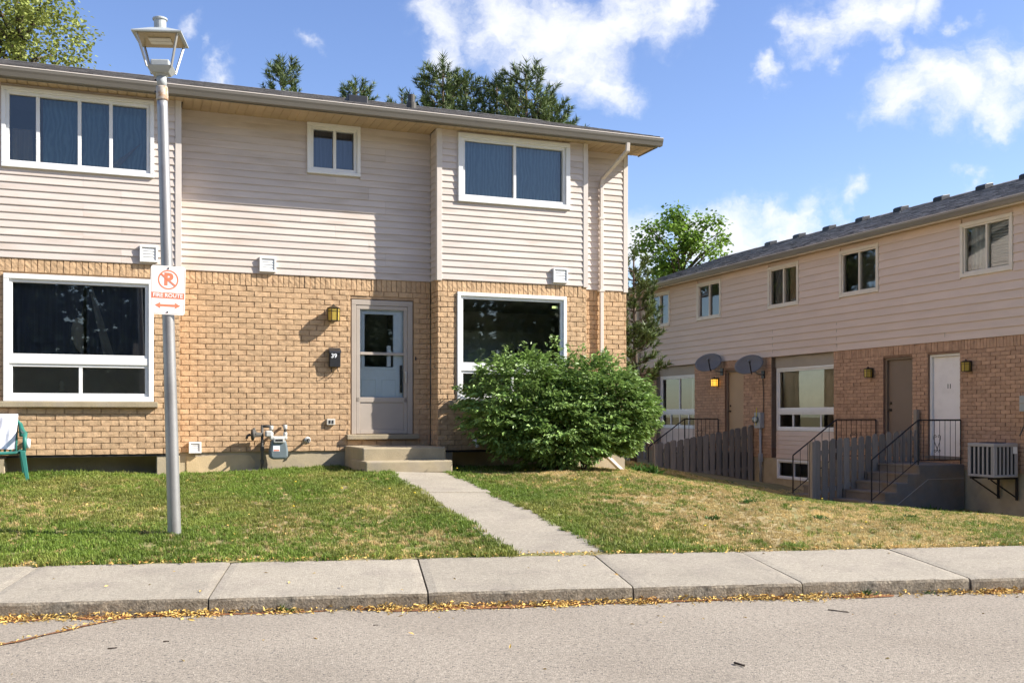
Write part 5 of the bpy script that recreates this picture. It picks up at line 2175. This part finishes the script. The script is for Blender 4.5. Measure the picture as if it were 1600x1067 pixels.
def broadleaf(name, base, height, trunk_r, lobes, leaf, count, m, label, group, clump=0.30, gap=0.0):
    """trunk, limbs to clump centres, leaves gathered in clumps; lobes: (dx,dy,z, rx,ry,rz)"""
    v = empty(name, base)
    cl = []
    tot = sum(l[3] * l[5] for l in lobes)
    for (dx, dy, z, rx, ry, rz) in lobes:
        k = max(6, int(count / 70 * rx * rz / tot))
        for i in range(k):
            while True:
                q = rng.uniform(-1, 1, 3)
                if 0.25 < np.linalg.norm(q) < 1:
                    break
            cl.append(np.array([dx, dy, z]) + q * np.array([rx, ry, rz]))
    cl = np.array(cl)
    P, D = [], []
    for c in cl:
        k = int(70 * rng.uniform(0.5, 1.4))
        g = rng.normal(0, 1, (k, 3)) * np.array([1, 1, 0.75]) * clump * rng.uniform(0.6, 1.1)
        P.append(c + g)
        D.append(g * np.array([1, 1, 0.4]) / clump + np.array([0, 0, -0.3]))
    P, D = np.concatenate(P), np.concatenate(D)
    V, T = leaf_cloud(P, D, leaf, 0.5, 0.85, 0.25)
    obj('crown', np_mesh('crown', V, T, 3), m, v)['kind'] = 'stuff'
    zc = min(l[2] - l[5] for l in lobes)
    tr = MB()
    tr.tube([(0, 0, -0.3), (0.05, 0.02, zc * 0.5), (0.0, 0.0, zc), (0.05, 0, (zc + height) / 2), (0.1, 0, height * 0.93)], [trunk_r * 1.25, trunk_r, trunk_r * 0.8, trunk_r * 0.45, 0.02], 10)
    tr.build('trunk', 'bark', v, smooth=True)
    lim = MB()
    for i in rng.permutation(len(cl))[:min(len(cl), 60)]:
        c = Vector(cl[i])
        zs = max(zc * 0.7, c.z - Vector((c.x, c.y)).length * random.uniform(0.6, 1.0) - 0.3)
        zs = min(zs, height * 0.85)
        a = Vector((0, 0, zs))
        mid = a.lerp(c, 0.55) + Vector((random.uniform(-.15, .15), random.uniform(-.15, .15), 0.15))
        lim.tube([a, mid, c], [trunk_r * 0.28, trunk_r * 0.16, 0.012], 5)
    lim.build('limbs', 'bark', v)
    tag(v, label, 'tree', group)
    return v


def pine(base, height, z_low, spread, label, group, n_whorl=None, seed=0, tuft=0.30, m='needle', density=1.0):
    """trunk, whorled branches turning up at the tips, brushes of needles along the outer twigs"""
    r = random.Random(seed)
    v = empty('pine_tree', base)
    tr = MB()
    tr.tube([(0, 0, -0.3), (0.04, 0, height * 0.5), (0, 0, height)], [height * 0.018, height * 0.011, 0.02], 8)
    tr.build('trunk', 'bark', v, smooth=True)
    br = MB()
    tips = []
    z = z_low
    while z < height - 0.15:
        f = (z - z_low) / (height - z_low)
        L = spread * (1 - f) ** 0.75 * (0.8 + 0.4 * r.random()) + 0.25
        k = r.randint(4, 6)
        a0 = r.random() * 6.28
        for i in range(k):
            a = a0 + 6.283 * i / k + r.uniform(-0.35, 0.35)
            l = L * r.uniform(0.65, 1.15)
            d = Vector((math.cos(a), math.sin(a), 0))
            p0 = Vector((0, 0, z))
            p1 = p0 + d * l * 0.55 + Vector((0, 0, l * 0.10))
            p2 = p0 + d * l + Vector((0, 0, l * r.uniform(0.25, 0.5)))
            br.tube([p0, p1, p2], [0.012 + l * 0.014, 0.010 + l * 0.007, 0.006], 5)
            nt = max(2, int(l / 0.16 * density))
            for j in range(nt):
                t = 0.30 + 0.70 * (j + r.random() * 0.8) / nt
                c = (p0.lerp(p1, t / 0.55) if t < 0.55 else p1.lerp(p2, min(1, (t - 0.55) / 0.45)))
                sd = Vector((-d.y, d.x, 0)) * r.choice((-1, 1)) * r.uniform(0.15, 0.45) * l * (1.1 - t) if t < 0.92 else Vector((0, 0, 0))
                c2 = c + sd + d * 0.12 + Vector((0, 0, r.uniform(0.02, 0.16)))
                br.tube([c, c2], [0.008, 0.005], 4, caps=False)
                dirv = ((c2 - c).normalized() + Vector((0, 0, r.uniform(0.3, 1.1)))).normalized()
                tips.append((c2, dirv, r.uniform(0.7, 1.2)))
        z += r.uniform(0.26, 0.42) * (0.6 + 0.4 * height / 8) * (1.0 - 0.35 * f)
    tips.append((Vector((0, 0, height)), Vector((0, 0, 1)), 1.3))
    br.build('branches', 'bark', v)
    V, T = [], []
    nn = 44
    for (c, d, s) in tips:
        c, d = np.array(c), np.array(d)
        t = rng.uniform(-0.6, 1.0, nn)
        root = c + np.outer(t * tuft * s * 0.75, d)
        g = rng.normal(0, 1, (nn, 3))
        g -= np.outer(g @ d, d)
        g /= np.linalg.norm(g, axis=1)[:, None] + 1e-9
        nd = g * 0.8 + d * 0.75
        tip = root + nd * (tuft * s * rng.uniform(0.45, 0.75, nn))[:, None]
        sv = np.cross(nd, rng.normal(0, 1, (nn, 3)))
        sv /= np.linalg.norm(sv, axis=1)[:, None] + 1e-9
        w = 0.016 + 0.014 * s
        o = sum(len(a) for a in V)
        V.append(np.stack([root - sv * w * 0.5, root + sv * w * 0.5, tip], 1).reshape(-1, 3))
        T.append(np.arange(nn * 3).reshape(nn, 3) + o)
    obj('crown', np_mesh('crown', np.concatenate(V), np.concatenate(T), 3), m, v)['kind'] = 'stuff'
    tag(v, label, 'tree', group)
    return v


def at(px, Y, z=0.3):
    return ((px - 800) / 1600.0 * Y, Y, z)


def top(py, Y, z=0.3):
    return 1.40 + (650 - py) / 1600.0 * Y - z


G_P = 'pines behind the near house'
pine(at(442, 33), top(106, 33), 5.5, 1.5, 'thin pine top above the roof nearest the lamp post', G_P, seed=1)
pine(at(556, 36), top(136, 36), 5.5, 1.5, 'small pine top peeping over the roof beside the box vent', G_P, seed=2)
pine(at(628, 38), top(152, 38), 6.0, 1.5, 'lowest pine tip over the roof beside the vent pipe', G_P, seed=3)
pine(at(692, 31), top(101, 31), 5.0, 1.9, 'tallest pine above the roof, just right of the vent pipe', G_P, seed=4)
pine(at(728, 32), top(127, 32), 5.0, 1.7, 'short pine top second right of the vent pipe', G_P, seed=5)
pine(at(776, 32), top(131, 32), 5.0, 1.8, 'short pine top in the middle of the pine group', G_P, seed=6)
pine(at(822, 31), top(112, 31), 5.0, 2.3, 'broad pine above the roof over the upper window', G_P, seed=8)
pine(at(862, 31.5), top(160, 31.5), 5.0, 1.4, 'low pine at the roof end of the pine group', G_P, seed=9)
pine(at(990, 24.5), top(402, 24.5), 1.8, 0.38, 'bushy pine squeezed between the two buildings', None, seed=10, tuft=0.2, density=1.6)
broadleaf('maple_tree', at(1066, 46), 10.6, 0.22, [(-0.75, 0, 8.8, 1.25, 1.5, 1.3), (0.95, 0, 8.9, 1.05, 1.3, 1.2), (-0.9, 0, 6.8, 1.0, 1.3, 1.3), (0.9, 0, 7.0, 1.2, 1.3, 1.0), (-0.3, 0, 10.0, 0.45, 0.5, 0.5)],
          0.17, 7200, 'leaf_maple', 'bright green maple showing above the far roof end of the brown row', None, 0.26)
broadleaf('shade_tree', at(30, 31), 14.5, 0.3, [(-1.5, 0, 10.5, 2.6, 2.4, 1.9), (0.5, 0, 12.6, 1.6, 1.8, 1.4), (-0.8, 0, 13.5, 2.2, 2, 1.4), (0.9, -0.3, 10.8, 1.0, 1.2, 0.9), (-3.5, 0, 12, 2.2, 2, 2.2)],
          0.13, 20000, 'leaf_yellow', 'tall yellow-green tree above the roof behind the lamp post', None, 0.30)


# the wooded far side of the street, behind the viewer: it shows in the ground floor panes
def treeline():
    P, D = [], []
    for i in range(13):
        x = -26 + i * 7.0 + random.uniform(-1.5, 1.5)
        y = -27 + random.uniform(-3, 3)
        h = random.uniform(13, 15.5)
        n = 7000
        g = rng.normal(0, 1, (n, 3))
        g /= np.linalg.norm(g, axis=1)[:, None]
        P.append(np.array([x, y, h * 0.50]) + g * np.array([5.2, 3.4, h * 0.50]) * rng.uniform(0.35, 1, n)[:, None] ** 0.5)
        D.append(g + np.array([0, 0, -0.2]))
    P, D = np.concatenate(P), np.concatenate(D)
    V, T = leaf_cloud(P, D, 0.62, 0.5, 0.85, 0.25)
    me = np_mesh('treeline', V, T, 3)
    o = obj('treeline', me, mat('far_wood_leaf', (0.16, 0.20, 0.12), 0.7, 0.2, 0.5, rnd=0.3, island=True, spec=0.1))
    tag(o, 'wooded far side of the street mirrored in the window panes', 'trees', kind='stuff')


treeline()


# ------------------------------------------------------------------ grass
def tuft_mesh(seed, blades, h, spread, curl):
    r = random.Random(seed)
    V, F = [], []
    for i in range(blades):
        a = r.uniform(0, 6.283)
        rad = spread * math.sqrt(r.random())
        bx, by = rad * math.cos(a), rad * math.sin(a)
        hd = r.uniform(0, 6.283)
        hh = h * r.uniform(0.45, 1.15)
        lean = r.uniform(0.1, 0.9) * curl
        w = r.uniform(0.0022, 0.0042)
        dx, dy = math.cos(hd), math.sin(hd)
        sx, sy = -dy * w, dx * w
        o = len(V)
        V += [(bx - sx, by - sy, -0.01), (bx + sx, by + sy, -0.01),
              (bx + dx * lean * hh * 0.4 - sx * 0.8, by + dy * lean * hh * 0.4 - sy * 0.8, hh * 0.6),
              (bx + dx * lean * hh * 0.4 + sx * 0.8, by + dy * lean * hh * 0.4 + sy * 0.8, hh * 0.6),
              (bx + dx * lean * hh, by + dy * lean * hh, hh * (1 - 0.35 * lean))]
        F += [(o, o + 1, o + 3), (o, o + 3, o + 2), (o + 2, o + 3, o + 4)]
    return V, F


def grass_material(name, c, c2, spread):
    return mat(name, c, 0.55, 0.25, 1.5, rnd=spread, island=True, c2=c2, c2s=0.55, c2lo=0.47, c2hi=0.60, trans=0.25, world_pos=True)


def grass():
    gm = grass_material('grass_green', (0.155, 0.225, 0.032), (0.235, 0.245, 0.055), 0.35)
    dm = grass_material('grass_dry', (0.50, 0.385, 0.165), (0.58, 0.44, 0.20), 0.30)
    coll = bpy.data.collections.new('grass_tufts')
    for k in range(6):
        V, F = tuft_mesh(k, 30, 0.062, 0.055, 1.0)
        me = bpy.data.meshes.new('tuft')
        me.from_pydata(V, [], F)
        me.materials.append(gm if k < 3 else dm)
        o = bpy.data.objects.new('tuft_%d' % k, me)
        coll.objects.link(o)
    # scatter
    N = 150000
    x = rng.uniform(-9.5, 14, N)
    y = rng.uniform(7.5, 24, N)
    w = -(x - SO.x) * math.sin(AS) + (y - SO.y) * math.cos(AS) - WALK_W
    s = (x - LO[0]) * CA + (y - LO[1]) * SA
    nn = (x - LO[0]) * SA - (y - LO[1]) * CA
    ok = (w > -0.012) & ~in_walk(x, y, -0.025) & (np.abs(x / y) < 0.62)
    ok &= (nn > np.where(((s > XB0) & (s < XB1)) | ((s > XC0) & (s < XC1)), 0.2, 0.0)) | (s > XE + 0.02)
    ok &= ~((s > -0.6) & (s < 0.67) & (nn < 1.58) & (nn > -1))
    # row side: bare trodden strip along the stairs
    rx = (x - RO[0]) * SA - (y - RO[1]) * CA
    ro = -((x - RO[0]) * CA + (y - RO[1]) * SA)
    ok &= (ro > 0.05)
    bare = (ro < 2.9) & (rng.random(N) < np.where(rx > 0.6, 0.15, 0.85))
    ok &= ~bare
    patch = np.array([noise.noise((a * 0.42, b * 0.42, 1.3)) + 0.5 * noise.noise((a * 1.5, b * 1.5, 4.0)) for a, b in zip(x, y)])
    fine = np.array([noise.noise((a * 4.5, b * 4.5, 9.0)) for a, b in zip(x, y)])
    # dry, worn turf: strongest on the open bank right of the walk, lusher at the edges and by the house
    edge = np.exp(-np.clip(w, 0, 9) / 0.30)
    house_edge = np.exp(-np.clip(nn - 0.4, 0, 9) / 0.9) * (s < 3.6)
    tw = np.clip((y - 9.1) / 6.15, 0, 1)
    walk_l = wa0.x + (wa1.x - wa0.x) * tw
    walk_r = wb0.x + (wb1.x - wb0.x) * tw
    near_walk = np.exp(-np.minimum(np.abs(x - walk_l), np.abs(x - walk_r)) / 0.35)
    right = sstep(0.0, 1.6, x - walk_r)
    dry = 0.39 + 0.42 * right + 0.65 * patch + 0.45 * fine - 0.35 * edge - 0.35 * house_edge - 0.35 * near_walk
    dry = np.clip(dry, 0.04, 0.93)
    isdry = rng.random(N) < dry
    thin = rng.random(N) < np.clip((dry - 0.70) * 1.6, 0, 0.55)
    ok &= ~thin
    dens = rng.random(N) < np.clip(14.0 / y, 0.45, 1.0)
    ok &= dens
    x, y, isdry, edge, near_walk, house_edge = x[ok], y[ok], isdry[ok], edge[ok], near_walk[ok], house_edge[ok]
    z = lawn_z(x, y)
    n = len(x)
    me = bpy.data.meshes.new('grass')
    me.vertices.add(n)
    me.vertices.foreach_set('co', np.stack([x, y, z], 1).astype(np.float32).ravel())
    at1 = me.attributes.new('variant', 'INT', 'POINT')
    at1.data.foreach_set('value', (rng.integers(0, 3, n) + 3 * isdry).astype(np.int32))
    at2 = me.attributes.new('turn', 'FLOAT_VECTOR', 'POINT')
    at2.data.foreach_set('vector', np.stack([rng.normal(0, 0.12, n), rng.normal(0, 0.12, n), rng.uniform(0, 6.28, n)], 1).astype(np.float32).ravel())
    at3 = me.attributes.new('size', 'FLOAT', 'POINT')
    size = rng.uniform(0.6, 1.15, n) * np.where(isdry, 0.62, 0.85) * (1 + 0.35 * edge * rng.random(n) + 0.30 * near_walk * rng.random(n) + 0.55 * house_edge * rng.random(n))
    at3.data.foreach_set('value', size.astype(np.float32))
    o = bpy.data.objects.new('grass', me)
    col.objects.link(o)
    o['kind'] = 'stuff'
    o['label'] = 'short patchy lawn grass, green and straw coloured'
    o['category'] = 'grass'
    ng = bpy.data.node_groups.new('grass_scatter', 'GeometryNodeTree')
    ng.interface.new_socket('Geometry', in_out='INPUT', socket_type='NodeSocketGeometry')
    ng.interface.new_socket('Geometry', in_out='OUTPUT', socket_type='NodeSocketGeometry')
    gi, go = ng.nodes.new('NodeGroupInput'), ng.nodes.new('NodeGroupOutput')
    iop = ng.nodes.new('GeometryNodeInstanceOnPoints')
    ci = ng.nodes.new('GeometryNodeCollectionInfo')
    ci.inputs['Collection'].default_value = coll
    ci.inputs['Separate Children'].default_value = True
    ci.inputs['Reset Children'].default_value = True

    def na(nm, ty):
        a = ng.nodes.new('GeometryNodeInputNamedAttribute')
        a.data_type = ty
        a.inputs['Name'].default_value = nm
        return a.outputs['Attribute']
    L = ng.links
    L.new(gi.outputs[0], iop.inputs['Points'])
    L.new(ci.outputs[0], iop.inputs['Instance'])
    iop.inputs['Pick Instance'].default_value = True
    L.new(na('variant', 'INT'), iop.inputs['Instance Index'])
    L.new(na('turn', 'FLOAT_VECTOR'), iop.inputs['Rotation'])
    L.new(na('size', 'FLOAT'), iop.inputs['Scale'])
    L.new(iop.outputs[0], go.inputs[0])
    md = o.modifiers.new('scatter', 'NODES')
    md.node_group = ng


grass()


# ------------------------------------------------------------------ fallen leaves, dirt, weeds, twigs
def litter():
    P = []

    def sc(n, qf, wf, zf):
        for i in range(n):
            q, w = qf(), wf()
            x, y = street(q, w)
            P.append((x, y, zf(x, y)))
    # drift in the gutter, in uneven heaps
    for i in range(9500):
        q = random.uniform(-6.5, 8)
        d = noise.noise((q * 1.1, 2.0, 0)) + 0.6 * noise.noise((q * 3.1, 5.0, 0))
        if random.random() > min(1.0, max(0.10, 0.55 + 1.2 * d)):
            continue
        w = -abs(random.gauss(0.0, 0.062 + 0.05 * max(d, 0))) - 0.004
        x, y = street(q, w)
        P.append((x, y, 0.006 + random.random() * max(0.004, 0.035 + w * 0.3)))
    # along the lawn edge and joints
    for i in range(1500):
        q = random.uniform(-7, 8)
        x, y = street(q, WALK_W + random.gauss(0.03, 0.05))
        P.append((x, y, 0.19 + random.random() * 0.02))
    # loose on the lawn, the pavement and the road
    for i in range(1000):
        x, y = random.uniform(-8, 8), random.uniform(9, 16)
        q, w = to_street(x, y)
        if w < WALK_W + 0.02 or bool(in_walk(np.array(x), np.array(y))):
            continue
        P.append((x, y, float(lawn_z(x, y)) + 0.035))
    for i in range(60):
        q, w = random.uniform(-5, 6), random.uniform(-2.0, WALK_W)
        x, y = street(q, w)
        P.append((x, y, 0.006 if w < 0 else 0.127 + 0.045 * w))
    # leaves caught in the crack across the road
    for i in range(260):
        t = random.random()
        q = -3.55 - 1.0 * t + random.gauss(0, 0.03)
        w = -0.05 - 1.5 * t
        if random.random() < 0.75 * t + 0.2:
            continue
        x, y = street(q, w)
        P.append((x, y, 0.008 + random.random() * 0.012))
    P = np.array(P)
    n = len(P)
    d = rng.normal(0, 1, (n, 3)) * np.array([1, 1, 0.25])
    V, T = leaf_cloud(P, d, 0.036, 0.1, 0.42, 0.3)
    o = obj('fallen_leaves', np_mesh('fallen_leaves', V, T, 3), 'litter')
    tag(o, 'yellow fallen leaves and seed wings drifted along the kerb', 'leaves', kind='stuff')


litter()


def dirt():
    mb = MB()
    for k in range(22):
        q = random.uniform(-6, 8)
        L = random.uniform(0.12, 0.5)
        w = random.uniform(0.02, 0.085)
        n = 16
        V = [(*street(q, -0.03), 0.004)]
        for i in range(n):
            a = 6.283 * i / n
            rr = 1 + 0.45 * noise.noise((k * 5.1, math.cos(a) * 1.5, math.sin(a) * 1.5))
            V.append((*street(q + L * rr * math.cos(a), min(-0.002, -0.035 + w * rr * math.sin(a) - 0.3 * w)), 0.004 + 0.0004 * (k % 5)))
        mb.add(V, [(0, i + 1, (i + 1) % n + 1) for i in range(n)])
    # long crack across the road with soil in it
    pts = []
    for i in range(26):
        t = i / 25
        pts.append((-3.5 - 1.35 * t + 0.03 * noise.noise((t * 9, 0, 0)), -0.02 - 1.9 * t, 0.022 - 0.008 * t + 0.018 * noise.noise((t * 14, 4, 0))))
    V = []
    for (q, w, h) in pts:
        V += [(*street(q - h, w), 0.0065), (*street(q + h, w), 0.0065)]
    mb.add(V, [(2 * i, 2 * i + 1, 2 * i + 3, 2 * i + 2) for i in range(len(pts) - 1)])
    o = mb.build('gutter_soil', 'dirt')
    tag(o, 'reddish soil lying in the kerb gutter and road crack', 'soil', kind='stuff')


dirt()


def weeds():
    k = 0
    spots = [(*street(-2.45, 0.0), 0.0, 0.11, 9, 'sprig of grass growing at the kerb foot below the lamp post'),
             (*street(1.98, -0.01), 0.0, 0.10, 12, 'green weed at the kerb foot right of the front walk'),
             (*street(2.5, -0.01), 0.0, 0.06, 7, 'smaller weed at the kerb foot, rightmost'),
             (4.05, 14.6, None, 0.13, 26, 'leafy green weed on the dry bank below the fences'),
             (3.05, 13.2, None, 0.11, 22, 'leafy weed in the middle of the dry lawn'),
             (3.6, 12.0, None, 0.10, 20, 'low leafy weed on the dry lawn near the pavement'),
             (5.2, 13.4, None, 0.12, 24, 'broad weed patch on the bank below the white door stairs'),
             (2.2, 11.3, None, 0.10, 20, 'leafy weed on the dry lawn nearest the front walk'),
             (*LW(4.45, 0.55), None, 0.28, 40, 'bright weeds at the foot of the downspout'),
             (*RW(1.35, 1.5), None, 0.20, 40, 'weeds growing below the air conditioner'),
             (*RW(0.85, 1.2), None, 0.30, 36, 'taller weeds beside the stairs to the white door'),
             (*RW(2.3, 1.3), None, 0.34, 40, 'wispy tall weeds under the air conditioner bracket')]
    for (x, y, z, h, n, lab) in spots:
        z = float(lawn_z(x, y)) if z is None else z
        p = np.zeros((n, 3)) + rng.normal(0, h * 0.35, (n, 3)) * np.array([1, 1, 0])
        d = rng.normal(0, 0.6, (n, 3))
        d[:, 2] = np.abs(d[:, 2]) + 0.5
        V, T = leaf_cloud(np.repeat(p, 3, 0) * 1.15, np.repeat(d, 3, 0) + rng.normal(0, 0.5, (3 * n, 3)), h * 0.62, 0.25, 0.26, 0.3)
        o = obj('weed', np_mesh('weed', V, T, 3), 'weed', loc=(x, y, z))
        tag(o, lab, 'weed', 'weeds')
    # dandelions: counted by nobody, one mass of heads
    V, T = [], []
    mb = MB()
    for i in range(20):
        x, y = random.uniform(-6, 7), random.uniform(9.6, 17.5)
        q, w = to_street(x, y)
        if w < WALK_W + 0.1 or bool(in_walk(np.array(x), np.array(y), 0.02)):
            continue
        s = (x - LO[0]) * CA + (y - LO[1]) * SA
        nn = (x - LO[0]) * SA - (y - LO[1]) * CA
        if nn < 0.6 and s < XE:
            continue
        z = float(lawn_z(x, y))
        mb.lathe([(0.004, 0.0), (0.014, 0.005), (0.012, 0.012), (0.003, 0.014)], (x, y, z + random.uniform(0.05, 0.09)), 6)
    o = mb.build('dandelion_flowers', 'dandelion')
    tag(o, 'small yellow dandelion heads dotted over the lawn', 'flowers', kind='stuff')


weeds()


def twig(x, y, L, ang, label, r=0.006):
    mb = MB()
    c, s = math.cos(ang), math.sin(ang)
    pts = [(0, 0, r), (L * 0.35 * c + 0.01 * s, L * 0.35 * s, r * 1.4), (L * 0.7 * c, L * 0.7 * s + 0.008, r), (L * c, L * s, r)]
    mb.tube(pts, [r, r, r * 0.8, r * 0.5], 6)
    mb.tube([pts[2], (pts[2][0] + 0.25 * L * math.cos(ang + 0.8), pts[2][1] + 0.25 * L * math.sin(ang + 0.8), r)], [r * 0.7, r * 0.4], 5)
    o = mb.build('twig', 'twig', loc=(x, y, 0.001))
    tag(o, label, 'twig', 'twigs on the road')


def road_pt(px, py):
    Y = 1600 * 1.4 / (py - 650)
    return (px - 800) / 1600 * Y, Y


twig(*road_pt(1148, 1037), 0.085, -1.1, 'short dark stick lying on the road, rightmost', 0.007)
twig(*road_pt(1294, 953), 0.16, -0.75, 'thin twig poking out of the leaf drift on the road', 0.004)
twig(*road_pt(168, 1014), 0.055, 0.4, 'curled brown twig on the road near the crack', 0.004)
twig(*road_pt(255, 1003), 0.035, 0.2, 'small dark twig on the road beside the curled one', 0.004)
twig(*road_pt(583, 977), 0.035, 0.1, 'tiny twig on the road below the pavement joint', 0.0025)

# scraps by the stairs
for (x, o_, a, lab) in ((1.0, 1.9, 0.3, 'pale flat scrap lying in the shaded weeds near the stairs'), (1.9, 1.75, 1.2, 'pale broken scrap lying below the air conditioner')):
    px_, py_ = RW(x, o_)
    mb = MB().cbox((0, 0, 0.02), (0.34, 0.12, 0.02), Matrix.Rotation(a, 4, 'Z') @ Matrix.Rotation(0.1, 4, 'X'))
    s_ = mb.build('scrap', 'debris', loc=(px_, py_, float(lawn_z(px_, py_))))
    tag(s_, lab, 'scrap', 'scraps by the stairs')
